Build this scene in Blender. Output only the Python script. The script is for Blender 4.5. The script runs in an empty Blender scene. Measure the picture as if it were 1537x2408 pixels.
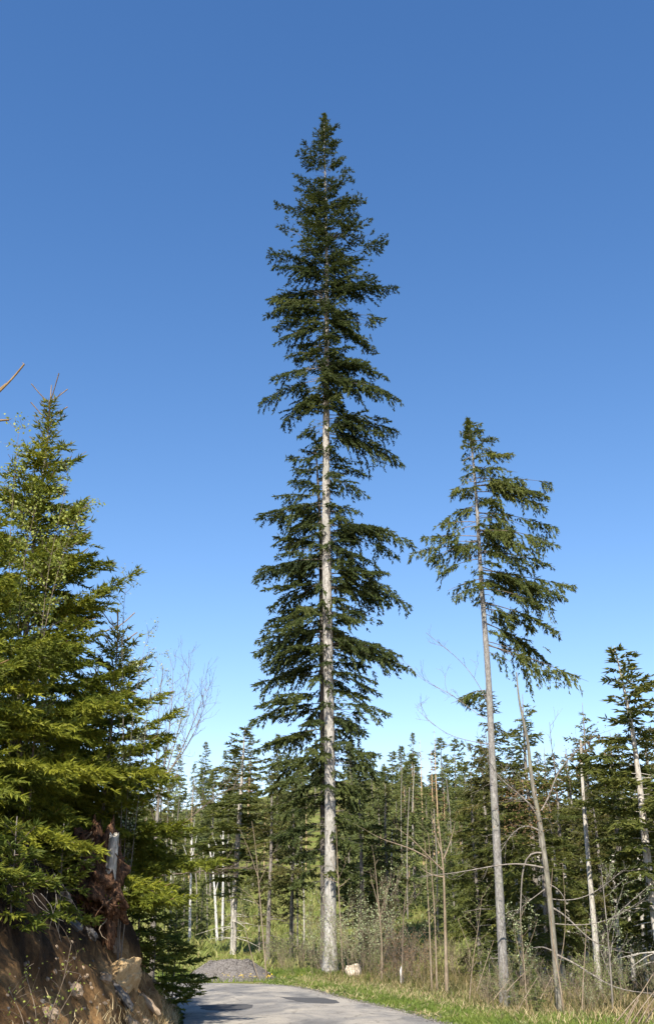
import bpy, math, random
import numpy as np
from mathutils import Vector, noise as mnoise
R = math.radians
random.seed(7)
scn = bpy.context.scene
col = scn.collection

# ------------------------------------------------------------------ camera
W_D, H_D, F_D, PITCH, EYE = 1537.0, 2407.0, 2515.0, R(21.6), 1.6
cam_d = bpy.data.cameras.new('camera')
cam = bpy.data.objects.new('camera', cam_d)
col.objects.link(cam)
cam.location = (0, 0, EYE)
cam.rotation_euler = (math.pi / 2 + PITCH, 0, 0)
cam_d.sensor_fit = 'VERTICAL'
cam_d.sensor_height = 36.0
cam_d.lens = 36.0 * F_D / H_D
cam_d.clip_end = 3000
scn.camera = cam

# ------------------------------------------------------------------ sky, sun, exposure
SUN_EL, SUN_AZ = R(46), R(-11)           # sun behind the camera, to the left
sun_dir = Vector((math.sin(SUN_AZ) * math.cos(SUN_EL), -math.cos(SUN_AZ) * math.cos(SUN_EL), math.sin(SUN_EL)))
world = bpy.data.worlds.new('World')
scn.world = world
world.use_nodes = True
wn = world.node_tree.nodes
wn.clear()
wo = wn.new('ShaderNodeOutputWorld')
wb = wn.new('ShaderNodeBackground')
ws = wn.new('ShaderNodeTexSky')
ws.sky_type = 'NISHITA'
ws.sun_disc = False
ws.sun_elevation = SUN_EL
ws.sun_rotation = math.pi - SUN_AZ
ws.altitude = 2000
ws.air_density = 1.0
ws.dust_density = 0.3
ws.ozone_density = 5.0
wb.inputs[1].default_value = 0.11
wl = world.node_tree.links                                # the camera's colour response, the same over the whole sky
wsep = wn.new('ShaderNodeSeparateColor'); wcom = wn.new('ShaderNodeCombineColor')
wl.new(ws.outputs[0], wsep.inputs[0])
for i_, (gain_, pow_) in enumerate(((.88, 1.45), (.90, 1.15), (1.08, .94))):
    wp = wn.new('ShaderNodeMath'); wp.operation = 'POWER'; wp.inputs[1].default_value = pow_
    wg = wn.new('ShaderNodeMath'); wg.operation = 'MULTIPLY'; wg.inputs[1].default_value = gain_
    wl.new(wsep.outputs[i_], wp.inputs[0]); wl.new(wp.outputs[0], wg.inputs[0]); wl.new(wg.outputs[0], wcom.inputs[i_])
wl.new(wcom.outputs[0], wb.inputs[0])
world.node_tree.links.new(wb.outputs[0], wo.inputs[0])
sl = bpy.data.lights.new('sun', 'SUN')
sl.energy = 5.0
sl.angle = R(0.5)
sl.color = (1.0, 0.92, 0.79)
sun = bpy.data.objects.new('sun', sl)
col.objects.link(sun)
sun.rotation_euler = sun_dir.to_track_quat('Z', 'Y').to_euler()
sun.location = (0, -20, 60)
scn.view_settings.view_transform = 'Standard'
scn.view_settings.look = 'None'
scn.view_settings.exposure = 1.12
scn.view_settings.gamma = 1.0
scn.cycles.max_bounces = 6
scn.cycles.diffuse_bounces = 3
scn.cycles.transmission_bounces = 4

# ------------------------------------------------------------------ where things stand
CP, SP = math.cos(PITCH), math.sin(PITCH)
def at(x, y, Y):
    """photo position (1537 x 2407 frame) at a distance Y -> world point"""
    dx, dy = (x - W_D / 2) / F_D, (H_D / 2 - y) / F_D
    k = Y / (CP - SP * dy)
    return np.array([dx * k, Y, EYE + (SP + CP * dy) * k])

def sstep(a, b, x):
    t = np.clip((x - a) / (b - a), 0, 1)
    return t * t * (3 - 2 * t)

def ground(x, y):
    x = np.asarray(x, float); y = np.asarray(y, float)
    far = 0.128 * 14 * np.log1p(np.exp((y - 74) / 14)) * sstep(44, 66, y)
    far = far * (1 + 0.12 * np.sin(x * 0.021 + 1.0))
    far = far + 2.2 * np.sin(x * 0.045 + y * 0.03) * sstep(80, 170, y)
    dip = -0.5 * sstep(5.5, 13, x) * sstep(14, 26, y) * (1 - sstep(60, 90, y))
    v = 0.10 * np.sin(x * 0.9 + 0.6 * np.sin(y * 0.5)) * np.sin(y * 0.7 + 1.3)
    near = sstep(3.2, 5.0, x + 0.3) * (1 - sstep(30, 34, y)) + sstep(43.5, 46, y)
    verge = 0.16 * np.exp(-((y - 47.5) / 3.5) ** 2) * np.exp(-((x - 0.5) / 3.5) ** 2)
    return far + dip + v * np.clip(near, 0, 1) + verge

RE = np.array([(3.1, -30), (3.1, -5), (3.0, 8), (2.75, 16), (2.24, 23.1), (1.48, 27.6), (.49, 31.8), (-.27, 36.0), (-1.2, 39.6), (-2.4, 41.6), (-4.8, 42.4), (-9, 42.8), (-16, 42.4), (-30, 40)], float)
LE = np.array([(-2.3, -30), (-2.3, -5), (-2.3, 8), (-2.45, 16), (-2.75, 23.1), (-3.3, 27.0), (-4.2, 30.8), (-5.4, 33.8), (-7.0, 35.8), (-8.6, 36.8), (-10.5, 37.2), (-13, 37.4), (-18, 37), (-31, 34.5)], float)
def dense(P, n):
    d = np.r_[0, np.cumsum(np.linalg.norm(np.diff(P, axis=0), axis=1))]
    t = np.linspace(0, d[-1], n)
    out = np.stack([np.interp(t, d, P[:, i]) for i in range(P.shape[1])], 1)
    for _ in range(6):
        out[1:-1] = (out[:-2] + 2 * out[1:-1] + out[2:]) / 4
    return out
REd, LEd = dense(RE, 160), dense(LE, 160)
def left_edge(y):
    return np.interp(y, LE[:8, 1], LE[:8, 0])
def bank_h(u, y):
    prof = np.interp(u, [-1, 0, .25, .6, 1.0, 1.5, 2.0, 2.8, 4, 8, 14], [0, 0, .25, .85, 1.55, 2.3, 2.8, 3.1, 3.25, 3.6, 4.0])
    return prof * (1 - 0.97 * sstep(24.5, 33.5, y))
def bank_z(x, y):
    return bank_h(left_edge(y) - 0.25 - x, y)

# ------------------------------------------------------------------ materials
MATS = {}
def new_mat(name):
    m = bpy.data.materials.new(name)
    m.use_nodes = True
    m.node_tree.nodes.clear()
    MATS[name] = m
    return m, m.node_tree.nodes, m.node_tree.links
def ramp(n, stops):
    r = n.new('ShaderNodeValToRGB')
    e = r.color_ramp.elements
    while len(e) < len(stops): e.new(0.5)
    for k, (p, c) in zip(e, stops):
        k.position = p
        k.color = (*c, 1)
    return r
def coords(n, l, scale=(1, 1, 1)):
    tc = n.new('ShaderNodeTexCoord')
    mp = n.new('ShaderNodeMapping')
    mp.inputs['Scale'].default_value = scale
    l.new(tc.outputs['Object'], mp.inputs[0])
    return mp
def noise_tex(n, l, mp, scale, detail=6, rough=0.6, dist=0.0):
    t = n.new('ShaderNodeTexNoise')
    t.inputs['Scale'].default_value = scale
    t.inputs['Detail'].default_value = detail
    t.inputs['Roughness'].default_value = rough
    t.inputs['Distortion'].default_value = dist
    l.new(mp.outputs[0], t.inputs[0])
    return t
def mixc(n, l, a, b, f, mode='MIX'):
    m = n.new('ShaderNodeMix')
    m.data_type = 'RGBA'
    m.blend_type = mode
    for s, v in ((m.inputs[6], a), (m.inputs[7], b)):
        if isinstance(v, tuple): s.default_value = (*v, 1)
        else: l.new(v, s)
    if isinstance(f, (int, float)): m.inputs[0].default_value = f
    else: l.new(f, m.inputs[0])
    return m.outputs[2]
def finish(n, l, colour, rough=0.85, spec=0.25, bump=None, bstr=0.5, bdist=0.02, transl=0.0):
    p = n.new('ShaderNodeBsdfPrincipled')
    p.inputs['Roughness'].default_value = rough
    p.inputs['Specular IOR Level'].default_value = spec
    if isinstance(colour, tuple): p.inputs['Base Color'].default_value = (*colour, 1)
    else: l.new(colour, p.inputs['Base Color'])
    if bump is not None:
        b = n.new('ShaderNodeBump')
        b.inputs['Strength'].default_value = bstr
        b.inputs['Distance'].default_value = bdist
        l.new(bump, b.inputs['Height'])
        l.new(b.outputs[0], p.inputs['Normal'])
    o = n.new('ShaderNodeOutputMaterial')
    if transl:
        t = n.new('ShaderNodeBsdfTranslucent')
        if isinstance(colour, tuple): t.inputs[0].default_value = (*colour, 1)
        else: l.new(colour, t.inputs[0])
        mx = n.new('ShaderNodeMixShader')
        mx.inputs[0].default_value = transl
        l.new(p.outputs[0], mx.inputs[1]); l.new(t.outputs[0], mx.inputs[2])
        l.new(mx.outputs[0], o.inputs[0])
    else:
        l.new(p.outputs[0], o.inputs[0])

def foliage_mat(name, a, b, c, nscale=0.6, transl=0.34, spec=0.25, rough=0.55, amp=0.9):
    """a: darkest needle, b: usual, c: yellowish; mixed per shoot and in patches"""
    m, n, l = new_mat(name)
    at_ = n.new('ShaderNodeAttribute'); at_.attribute_name = 'tint'
    r = ramp(n, [(0.0, a), (0.45, b), (1.0, c)])
    mp = coords(n, l)
    t = noise_tex(n, l, mp, nscale, 3, 0.6)
    ad = n.new('ShaderNodeMath'); ad.operation = 'MULTIPLY_ADD'
    l.new(t.outputs[0], ad.inputs[0]); ad.inputs[1].default_value = amp
    sb = n.new('ShaderNodeMath'); sb.operation = 'SUBTRACT'
    l.new(at_.outputs['Fac'], sb.inputs[0]); sb.inputs[1].default_value = amp / 2
    l.new(sb.outputs[0], ad.inputs[2])
    l.new(ad.outputs[0], r.inputs[0])
    finish(n, l, r.outputs[0], rough, spec, transl=transl)
    return m
foliage_mat('fir_needles', (0.032, 0.048, 0.016), (0.067, 0.091, 0.027), (0.14, 0.157, 0.039))
foliage_mat('spruce_needles', (.050, .074, .012), (.140, .170, .022), (.310, .315, .034))
foliage_mat('bush_needles', (0.044, 0.067, 0.013), (0.102, 0.139, 0.022), (0.223, 0.236, 0.033))
foliage_mat('right_spruce_needles', (0.046, 0.065, 0.017), (0.101, 0.124, 0.028), (0.19, 0.199, 0.042))
foliage_mat('wood_needles', (0.053, 0.068, 0.018), (0.11, 0.131, 0.03), (0.206, 0.2, 0.048), 0.35)
foliage_mat('brown_wood_needles', (.044, .056, .016), (.095, .102, .028), (.175, .135, .045), 0.35)
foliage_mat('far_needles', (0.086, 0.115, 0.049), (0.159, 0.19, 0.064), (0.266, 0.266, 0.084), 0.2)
foliage_mat('dead_needles', (.120, .062, .032), (.190, .105, .050), (.270, .165, .085), 0.3)
foliage_mat('grey_dead_twigs', (.11, .095, .075), (.17, .15, .12), (.24, .20, .15), 0.3)
foliage_mat('birch_leaf', (.14, .18, .030), (.24, .28, .05), (.36, .38, .11), 2.0, transl=0.4)
foliage_mat('shrub_leaf', (.11, .14, .035), (.18, .22, .06), (.34, .37, .17), 1.5, transl=0.35)
foliage_mat('willow_leaf', (.16, .20, .08), (.28, .33, .16), (.46, .50, .32), 1.5, transl=0.3)
foliage_mat('brown_leaf', (.10, .06, .03), (.18, .105, .05), (.26, .16, .08), 1.5, transl=0.25)
foliage_mat('grass_blade', (.085, .130, .022), (.150, .205, .034), (.27, .255, .09), 0.8, transl=0.3, amp=2.2)
foliage_mat('hill_grass', (0.098, 0.121, 0.03), (0.161, 0.19, 0.046), (0.253, 0.23, 0.086), 0.12, transl=0.2)
foliage_mat('undergrowth_leaf', (.055, .056, .018), (.120, .108, .040), (.27, .20, .10), 0.5, transl=0.2, amp=1.8)
foliage_mat('dry_grass', (.26, .19, .09), (.40, .31, .17), (.55, .45, .27), 1.3, transl=0.2)
foliage_mat('flower_yellow', (.70, .50, .03), (.78, .58, .04), (.82, .64, .06), 1.0)

def bark_mat(name, base, dark, light, lichen=None, sc=(5, 5, 1.3), bscale=3.0, lo=.34, hi=.66, flecks=None):
    m, n, l = new_mat(name)
    mp = coords(n, l, sc)
    t = noise_tex(n, l, mp, bscale, 8, 0.68, 0.6)
    r = ramp(n, [(lo, dark), (.5, base), (hi, light)])
    l.new(t.outputs[0], r.inputs[0])
    c = r.outputs[0]
    mp2 = coords(n, l, (1, 1, .5))
    if lichen:
        t2 = noise_tex(n, l, mp2, 1.6, 4, 0.6)
        r2 = ramp(n, [(.52, (0, 0, 0)), (.68, (1, 1, 1))])
        l.new(t2.outputs[0], r2.inputs[0])
        c = mixc(n, l, c, lichen, r2.outputs[0])
    if flecks:
        mp3 = coords(n, l, (7, 7, 3.2))
        t3 = noise_tex(n, l, mp3, 2.0, 3, .5)
        r3 = ramp(n, [(.60, (0, 0, 0)), (.66, (1, 1, 1))])
        l.new(t3.outputs[0], r3.inputs[0])
        c = mixc(n, l, c, flecks, r3.outputs[0])
    finish(n, l, c, 0.9, 0.15, t.outputs[0], 0.7, 0.03)
    return m
bark_mat('fir_bark', (.31, .295, .272), (.125, .117, .108), (.46, .445, .42), lichen=(.235, .23, .205), flecks=(.17, .16, .145))
bark_mat('fir_bark_dark', (0.125, 0.113, 0.101), (0.055, 0.048, 0.043), (0.203, 0.187, 0.172))
bark_mat('spruce_bark', (.195, .185, .175), (.085, .078, .072), (.32, .31, .295), lichen=(.25, .25, .205), sc=(9, 9, 3))
bark_mat('beech_bark', (.165, .152, .125), (.075, .068, .054), (.26, .245, .21), lichen=(.19, .185, .125))
bark_mat('wood_bark', (0.172, 0.152, 0.133), (0.07, 0.061, 0.051), (0.296, 0.269, 0.242), lichen=(0.234, 0.218, 0.187))
bark_mat('pale_bark', (0.359, 0.335, 0.296), (0.172, 0.156, 0.133), (0.515, 0.484, 0.437), flecks=(0.156, 0.14, 0.117))
bark_mat('birch_bark', (0.515, 0.499, 0.468), (0.234, 0.211, 0.187), (0.624, 0.616, 0.593), flecks=(0.078, 0.07, 0.062))
bark_mat('snag_wood', (0.437, 0.312, 0.187), (0.265, 0.172, 0.094), (0.546, 0.421, 0.281))
bark_mat('twig_bark', (0.156, 0.121, 0.09), (0.078, 0.058, 0.043), (0.234, 0.191, 0.148))
bark_mat('tan_twig', (.225, .175, .125), (.13, .095, .065), (.32, .265, .20))
bark_mat('shoot_bark', (0.234, 0.156, 0.074), (0.14, 0.086, 0.039), (0.328, 0.234, 0.125))
bark_mat('grey_twig', (.19, .168, .148), (.10, .088, .075), (.30, .27, .24))
bark_mat('root_wood', (.075, .040, .024), (.022, .014, .010), (.19, .105, .058), sc=(6, 6, 3), bscale=5)
bark_mat('stump_wood', (.56, .47, .37), (.36, .27, .19), (.70, .62, .52), sc=(8, 8, 2))

def ground_mat():
    m, n, l = new_mat('forest_floor')
    mp = coords(n, l)
    t = noise_tex(n, l, mp, 0.16, 8, 0.65, 0.4)
    r = ramp(n, [(.34, (.075, .058, .034)), (.45, (.13, .125, .042)), (.55, (.125, .160, .036)), (.68, (.20, .185, .075))])
    l.new(t.outputs[0], r.inputs[0])
    t2 = noise_tex(n, l, mp, 3.5, 8, 0.7)
    r2 = ramp(n, [(.35, (.45, .42, .36)), (.65, (1.3, 1.25, 1.15))])
    l.new(t2.outputs[0], r2.inputs[0])
    c = mixc(n, l, r.outputs[0], r2.outputs[0], 0.8, 'MULTIPLY')
    finish(n, l, c, 0.95, 0.1, t2.outputs[0], 0.8, 0.15)
ground_mat()
def bank_mat():
    m, n, l = new_mat('clay_bank')
    mp = coords(n, l, (1, .55, .8))
    t = noise_tex(n, l, mp, 0.9, 9, 0.66, 0.5)
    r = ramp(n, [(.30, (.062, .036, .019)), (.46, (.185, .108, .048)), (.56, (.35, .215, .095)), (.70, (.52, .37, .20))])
    l.new(t.outputs[0], r.inputs[0])
    mp2 = coords(n, l)
    sz = n.new('ShaderNodeSeparateXYZ'); l.new(mp2.outputs[0], sz.inputs[0])
    hz_ = n.new('ShaderNodeMath'); hz_.operation = 'MULTIPLY_ADD'          # upper bank's shade painted into the soil colour, darker with height
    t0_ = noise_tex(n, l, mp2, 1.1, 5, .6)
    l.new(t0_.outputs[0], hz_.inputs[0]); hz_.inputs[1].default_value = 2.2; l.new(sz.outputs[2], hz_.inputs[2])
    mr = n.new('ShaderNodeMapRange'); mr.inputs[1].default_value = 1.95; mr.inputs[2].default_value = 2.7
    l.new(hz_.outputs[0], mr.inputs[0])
    upper_shade = mr.outputs[0]
    t2 = noise_tex(n, l, mp2, 9, 9, 0.75)
    r2 = ramp(n, [(.32, (.40, .36, .32)), (.66, (1.25, 1.2, 1.15))])
    l.new(t2.outputs[0], r2.inputs[0])
    c = mixc(n, l, r.outputs[0], (.030, .020, .012), upper_shade)
    c = mixc(n, l, c, r2.outputs[0], 0.85, 'MULTIPLY')
    geo = n.new('ShaderNodeNewGeometry')
    sx = n.new('ShaderNodeSeparateXYZ')
    l.new(geo.outputs['Normal'], sx.inputs[0])
    rr = ramp(n, [(.84, (0, 0, 0)), (.96, (1, 1, 1))])
    l.new(sx.outputs[2], rr.inputs[0])
    c = mixc(n, l, c, (.07, .062, .026), rr.outputs[0])
    finish(n, l, c, 0.95, 0.1, t2.outputs[0], 1.0, 0.06)
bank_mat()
def simple_noise_mat(name, stops, scale, rough=.9, spec=.15, bd=.02, detail=8, sc=(1, 1, 1), bs=.8):
    m, n, l = new_mat(name)
    mp = coords(n, l, sc)
    t = noise_tex(n, l, mp, scale, detail, .7)
    r = ramp(n, stops)
    l.new(t.outputs[0], r.inputs[0])
    finish(n, l, r.outputs[0], rough, spec, t.outputs[0], bs, bd)
simple_noise_mat('pale_clay', [(.3, (.25, .16, .075)), (.5, (.39, .275, .145)), (.7, (.48, .37, .22))], 7, bd=.05)
simple_noise_mat('stone', [(.3, (.10, .075, .055)), (.5, (.18, .14, .105)), (.7, (.27, .22, .17))], 5, bd=.02)
simple_noise_mat('pale_stone', [(.3, (.19, .135, .085)), (.5, (.29, .215, .145)), (.7, (.38, .30, .22))], 5, bd=.02)
simple_noise_mat('dark_slab', [(.3, (.055, .050, .047)), (.5, (.10, .092, .086)), (.7, (.17, .16, .15))], 5, bd=.03)
simple_noise_mat('gravel', [(.32, (0.06, 0.054, 0.051)), (.5, (0.132, 0.12, 0.112)), (.62, (0.208, 0.192, 0.18)), (.75, (0.32, 0.296, 0.28))], 16, bd=.06, detail=6, bs=1)
simple_noise_mat('gravel_grain', [(.35, (0.08, 0.072, 0.068)), (.5, (0.16, 0.144, 0.136)), (.7, (0.336, 0.312, 0.288))], 4)
simple_noise_mat('asphalt_patch', [(.3, (.048, .048, .050)), (.5, (.066, .065, .067)), (.7, (.090, .088, .088))], 18, bd=.01)
def road_mat():
    m, n, l = new_mat('worn_asphalt')
    mp = coords(n, l, (1, .35, 1))
    t = noise_tex(n, l, mp, 0.75, 7, 0.6, 0.8)
    r = ramp(n, [(.30, (.125, .123, .122)), (.45, (.20, .192, .182)), (.56, (.285, .265, .235)), (.72, (.36, .33, .28))])
    l.new(t.outputs[0], r.inputs[0])
    mp2 = coords(n, l)
    t2 = noise_tex(n, l, mp2, 22, 6, 0.75)
    r2 = ramp(n, [(.35, (.72, .71, .70)), (.65, (1.15, 1.14, 1.12))])
    l.new(t2.outputs[0], r2.inputs[0])
    c = mixc(n, l, r.outputs[0], r2.outputs[0], 0.8, 'MULTIPLY')
    vo = n.new('ShaderNodeTexVoronoi'); vo.feature = 'DISTANCE_TO_EDGE'; vo.inputs['Scale'].default_value = .8
    wv = noise_tex(n, l, mp2, 1.6, 5, .7)
    va = n.new('ShaderNodeVectorMath'); va.operation = 'MULTIPLY_ADD'
    l.new(wv.outputs['Color'], va.inputs[0]); va.inputs[1].default_value = (.7, .7, .7); l.new(mp2.outputs[0], va.inputs[2])
    l.new(va.outputs[0], vo.inputs['Vector'])
    rc = ramp(n, [(.006, (.38, .37, .36)), (.022, (1, 1, 1))])
    l.new(vo.outputs[0], rc.inputs[0])
    c = mixc(n, l, c, rc.outputs[0], .75, 'MULTIPLY')
    t5 = noise_tex(n, l, mp2, 70, 3, .8)
    r5 = ramp(n, [(.36, (.55, .54, .53)), (.52, (1, 1, 1)), (.70, (1.3, 1.28, 1.25))])
    l.new(t5.outputs[0], r5.inputs[0])
    c = mixc(n, l, c, r5.outputs[0], .8, 'MULTIPLY')
    finish(n, l, c, 0.9, 0.2, t2.outputs[0], 0.5, 0.01)
road_mat()

# ------------------------------------------------------------------ object helpers
def mesh_from(name, V, faces, mat, tint=None, smooth=False):
    """V (n,3), faces (m,3) or (m,4) arrays, or a list of such arrays"""
    if not isinstance(faces, list): faces = [faces]
    faces = [np.asarray(f, np.int32) for f in faces if len(f)]
    me = bpy.data.meshes.new(name)
    V = np.asarray(V, np.float32)
    me.vertices.add(len(V))
    me.vertices.foreach_set('co', V.ravel())
    loops = np.concatenate([f.ravel() for f in faces])
    sizes = np.concatenate([np.full(len(f), f.shape[1], np.int32) for f in faces])
    starts = np.r_[0, np.cumsum(sizes)[:-1]].astype(np.int32)
    me.loops.add(len(loops)); me.loops.foreach_set('vertex_index', loops)
    me.polygons.add(len(sizes))
    me.polygons.foreach_set('loop_start', starts)
    me.polygons.foreach_set('loop_total', sizes)
    me.polygons.foreach_set('use_smooth', np.full(len(sizes), smooth))
    if tint is not None:
        a = me.attributes.new('tint', 'FLOAT', 'FACE')
        a.data.foreach_set('value', np.asarray(tint, np.float32))
    me.update(calc_edges=True)
    me.materials.append(MATS[mat])
    return me
def link(name, me, parent=None):
    o = bpy.data.objects.new(name, me)
    col.objects.link(o)
    if parent is not None: o.parent = parent
    return o
def tag(o, label=None, cat=None, group=None, kind=None):
    if label: o['label'] = label
    if cat: o['category'] = cat
    if group: o['group'] = group
    if kind: o['kind'] = kind
    return o
def thing(name, label, cat, loc=(0, 0, 0), group=None):
    o = bpy.data.objects.new(name, None)
    o.empty_display_size = 0.2
    col.objects.link(o)
    o.location = loc
    return tag(o, label, cat, group)
def copy_thing(src, loc, rz, scale, label=None, group=None):
    r = src.copy(); col.objects.link(r)
    r.location = loc; r.rotation_euler = (0, 0, rz)
    r.scale = scale if isinstance(scale, tuple) else (scale,) * 3
    if label: r['label'] = label
    if group: r['group'] = group
    for ch in src.children:
        c = ch.copy(); col.objects.link(c); c.parent = r
    return r

class Wood:
    """collects tapered tubes into one mesh"""
    def __init__(s): s.V = []; s.F = []; s.n = 0
    def tube(s, P, rad, k=5, cap=True):
        P = np.asarray(P, float); m = len(P)
        rad = np.broadcast_to(np.asarray(rad, float), (m,)) if np.ndim(rad) == 0 or len(np.atleast_1d(rad)) == m else np.linspace(rad[0], rad[-1], m)
        T = np.gradient(P, axis=0)
        T /= np.linalg.norm(T, axis=1, keepdims=True) + 1e-9
        ref = np.array([0.31, 0.95, 0.05]) if abs(T[0, 2]) > .7 else np.array([0, 0, 1.0])
        A = np.cross(T, ref); A /= np.linalg.norm(A, axis=1, keepdims=True) + 1e-9
        B = np.cross(T, A)
        th = np.arange(k) * 2 * math.pi / k
        ring = P[:, None] + rad[:, None, None] * (A[:, None] * np.cos(th)[None, :, None] + B[:, None] * np.sin(th)[None, :, None])
        s.V.append(ring.reshape(-1, 3))
        i = np.arange(m - 1)[:, None] * k; j = np.arange(k)[None]; j2 = (j + 1) % k
        q = np.stack([i + j, i + j2, i + k + j2, i + k + j], -1).reshape(-1, 4)
        s.F.append(q + s.n)
        s.n += m * k
    def mesh(s, name, mat, off=(0, 0, 0), smooth=True):
        return mesh_from(name, np.concatenate(s.V) - np.asarray(off), np.concatenate(s.F), mat, smooth=smooth)
    def link(s, name, mat, parent, off=(0, 0, 0)):
        return link(name, s.mesh(name, mat, off), parent)

def unit(a):
    return a / (np.linalg.norm(a, axis=-1, keepdims=True) + 1e-9)

def shoots_mesh(name, P, D, L, Wd, T, mat, rng, off=(0, 0, 0), style='cross'):
    """every needle-bearing shoot: two crossed blades, or a brush of single needles"""
    N = len(P)
    off = np.asarray(off)
    P = P - off
    rnd = rng.normal(size=(N, 3))
    U = unit(np.cross(D, rnd)); Vv = np.cross(D, U)
    if style == 'cross':
        f = rng.uniform(.12, .42, (N, 1))
        tip = P + D * L[:, None]
        mid = P + D * L[:, None] * f
        h = (Wd / 2)[:, None]
        bend = rng.normal(size=(N, 3)) * (L * .05)[:, None]
        V = np.stack([P, mid + U * h + bend, tip, mid - U * h + bend, P, mid + Vv * h + bend, tip, mid - Vv * h + bend], 1).reshape(-1, 3)
        q = (np.arange(N)[:, None, None] * 8 + np.array([[0, 1, 2, 3], [4, 5, 6, 7]])[None]).reshape(-1, 4)
        tint = np.repeat(T, 2)
        return mesh_from(name, V, q, mat, tint)
    k = 12
    s = (np.arange(k)[None] + rng.uniform(0, 1, (N, k))) / k
    th = rng.uniform(0, 2 * math.pi, (N, k))
    rad = U[:, None] * np.cos(th)[..., None] + Vv[:, None] * np.sin(th)[..., None]
    b = P[:, None] + D[:, None] * (L[:, None] * s * .92)[..., None]
    nd = unit(rad + D[:, None] * rng.uniform(.5, 1.1, (N, k))[..., None])
    nl = (Wd[:, None] * rng.uniform(.55, .85, (N, k)))[..., None]
    sd = np.cross(D[:, None], rad) * .0 + D[:, None] * (L[:, None] / k * .55)[..., None]
    V = np.stack([b - sd, b + sd, b + nd * nl + D[:, None] * nl * .2], 2).reshape(-1, 3)
    tri = np.arange(N * k * 3).reshape(-1, 3)
    return mesh_from(name, V, tri, mat, np.repeat(T, k))

def conifer(branches, rng, wood, sec_gap=.16, ter_gap=.075, sl=.16, sw=.05, hang=.35, sec_ratio=.30, sec_cap=1.0, t0=.14, ang=55, br=.018, flat=.25, wk=3, tshift=0.0):
    """branches: (attach xyz, azimuth, reach, rise, curl). Returns shoot arrays; boughs go into wood."""
    OP, OD, OL, OT = [], [], [], []
    ca, sa = math.cos(R(ang)), math.sin(R(ang))
    for (A, az, Rr, te, c) in branches:
        A = np.asarray(A, float)
        h = np.array([math.cos(az), math.sin(az), 0.]); n = np.array([-h[1], h[0], 0.])
        wig = rng.normal(0, .04)
        def pos(t):
            t = np.asarray(t)[:, None]
            return A + h * (Rr * t) + n * (Rr * wig * np.sin(t * 3.5)) + np.array([0, 0, 1.]) * (Rr * (te * t + c * t * t))
        def tan(t):
            t = np.asarray(t)[:, None]
            return unit(h + np.array([0, 0, 1.]) * (te + 2 * c * t))
        if wood is not None:
            tt = np.linspace(0, .96, 7)
            wood.tube(pos(tt), np.linspace(br * (.6 + .3 * Rr), .004, 7), wk)
        m = max(2, int(Rr * (1 - t0) / sec_gap))
        base_tint = rng.normal(.45 + tshift, .12)
        hb = hang * rng.uniform(.35, 1.5); ph = rng.uniform(0, 6.28); fq = rng.uniform(2.5, 5)
        for side in (-1, 1):
            t = np.clip(t0 + (np.arange(m) + rng.uniform(0, 1, m)) / m * (1 - t0), 0, .985)
            p, tg = pos(t), tan(t)
            f = np.clip((t - t0) / .22, .3, 1) * (1 - t) ** .75 + .10
            sln = np.minimum(sec_ratio * Rr * 1.6 * f, sec_cap) * rng.uniform(.45, 1.25, m) * (1 + .4 * np.sin(t * fq * 2 + ph))
            hg = hb * rng.uniform(-.2, 1.7, m)
            d = unit(tg * ca + n * side * sa + np.array([0, 0, 1.]) * (-hg[:, None]) + rng.normal(0, .10, (m, 3)))
            k = np.maximum(2, (sln / ter_gap).astype(int) * 2)
            idx = np.repeat(np.arange(m), k)
            s = rng.uniform(.03, 1, len(idx))
            drop = (hb * .6)
            q = p[idx] + d[idx] * (sln[idx] * s)[:, None]
            q[:, 2] -= drop * sln[idx] * s * s
            side2 = unit(np.cross(d[idx], np.array([0, 0, 1.]))) * np.where(rng.uniform(size=len(idx)) < .5, -1, 1)[:, None]
            dd = d[idx] * rng.uniform(.45, 1.0, (len(idx), 1)) + side2 * rng.uniform(.35, .9, (len(idx), 1))
            dd[:, 2] += -hb * rng.uniform(.0, 1.6, len(idx)) + rng.normal(0, flat, len(idx))
            OP.append(q); OD.append(unit(dd)); OL.append(sl * rng.uniform(.55, 1.3, len(idx)) * (1.05 - .35 * s))
            OT.append(base_tint + rng.normal(0, .13, len(idx)))
            tipd = d.copy(); tipd[:, 2] -= drop
            OP.append(p + d * sln[:, None] * .8 - np.array([0, 0, 1.]) * (drop * sln * .64)[:, None]); OD.append(unit(tipd)); OL.append(np.full(m, sl) * rng.uniform(.7, 1.2, m)); OT.append(base_tint + rng.normal(.05, .12, m))
        # shoots on the bough itself, and its tip
        ma = max(4, int(Rr / ter_gap * 1.2))
        t = rng.uniform(t0, 1, ma)
        tg = tan(t)
        OP.append(pos(t)); OD.append(unit(tg + rng.normal(0, .45, (ma, 3)))); OL.append(sl * rng.uniform(.5, 1.0, ma)); OT.append(base_tint + rng.normal(0, .12, ma))
    P, D, L, T = map(np.concatenate, (OP, OD, OL, OT))
    Wd = sw * .80 * rng.uniform(.6, 1.3, len(L)); L = L * rng.uniform(.95, 1.45, len(L))
    return P, D, L, Wd, np.clip(T, 0, 1)

def thin(arrs, freq, thr, seed=0.0, axis=None, keep_r=9.0):
    """drop shoots in patches, so that the crown has holes and clumps"""
    P = arrs[0]
    k = np.fromiter((mnoise.noise(Vector((p[0] * freq + seed, p[1] * freq, p[2] * freq * 1.25))) > thr for p in P), bool, len(P))
    if axis is not None: k |= np.hypot(P[:, 0] - axis[0], P[:, 1] - axis[1]) > keep_r      # bough ends stay whole
    return [a[k] for a in arrs]

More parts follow.
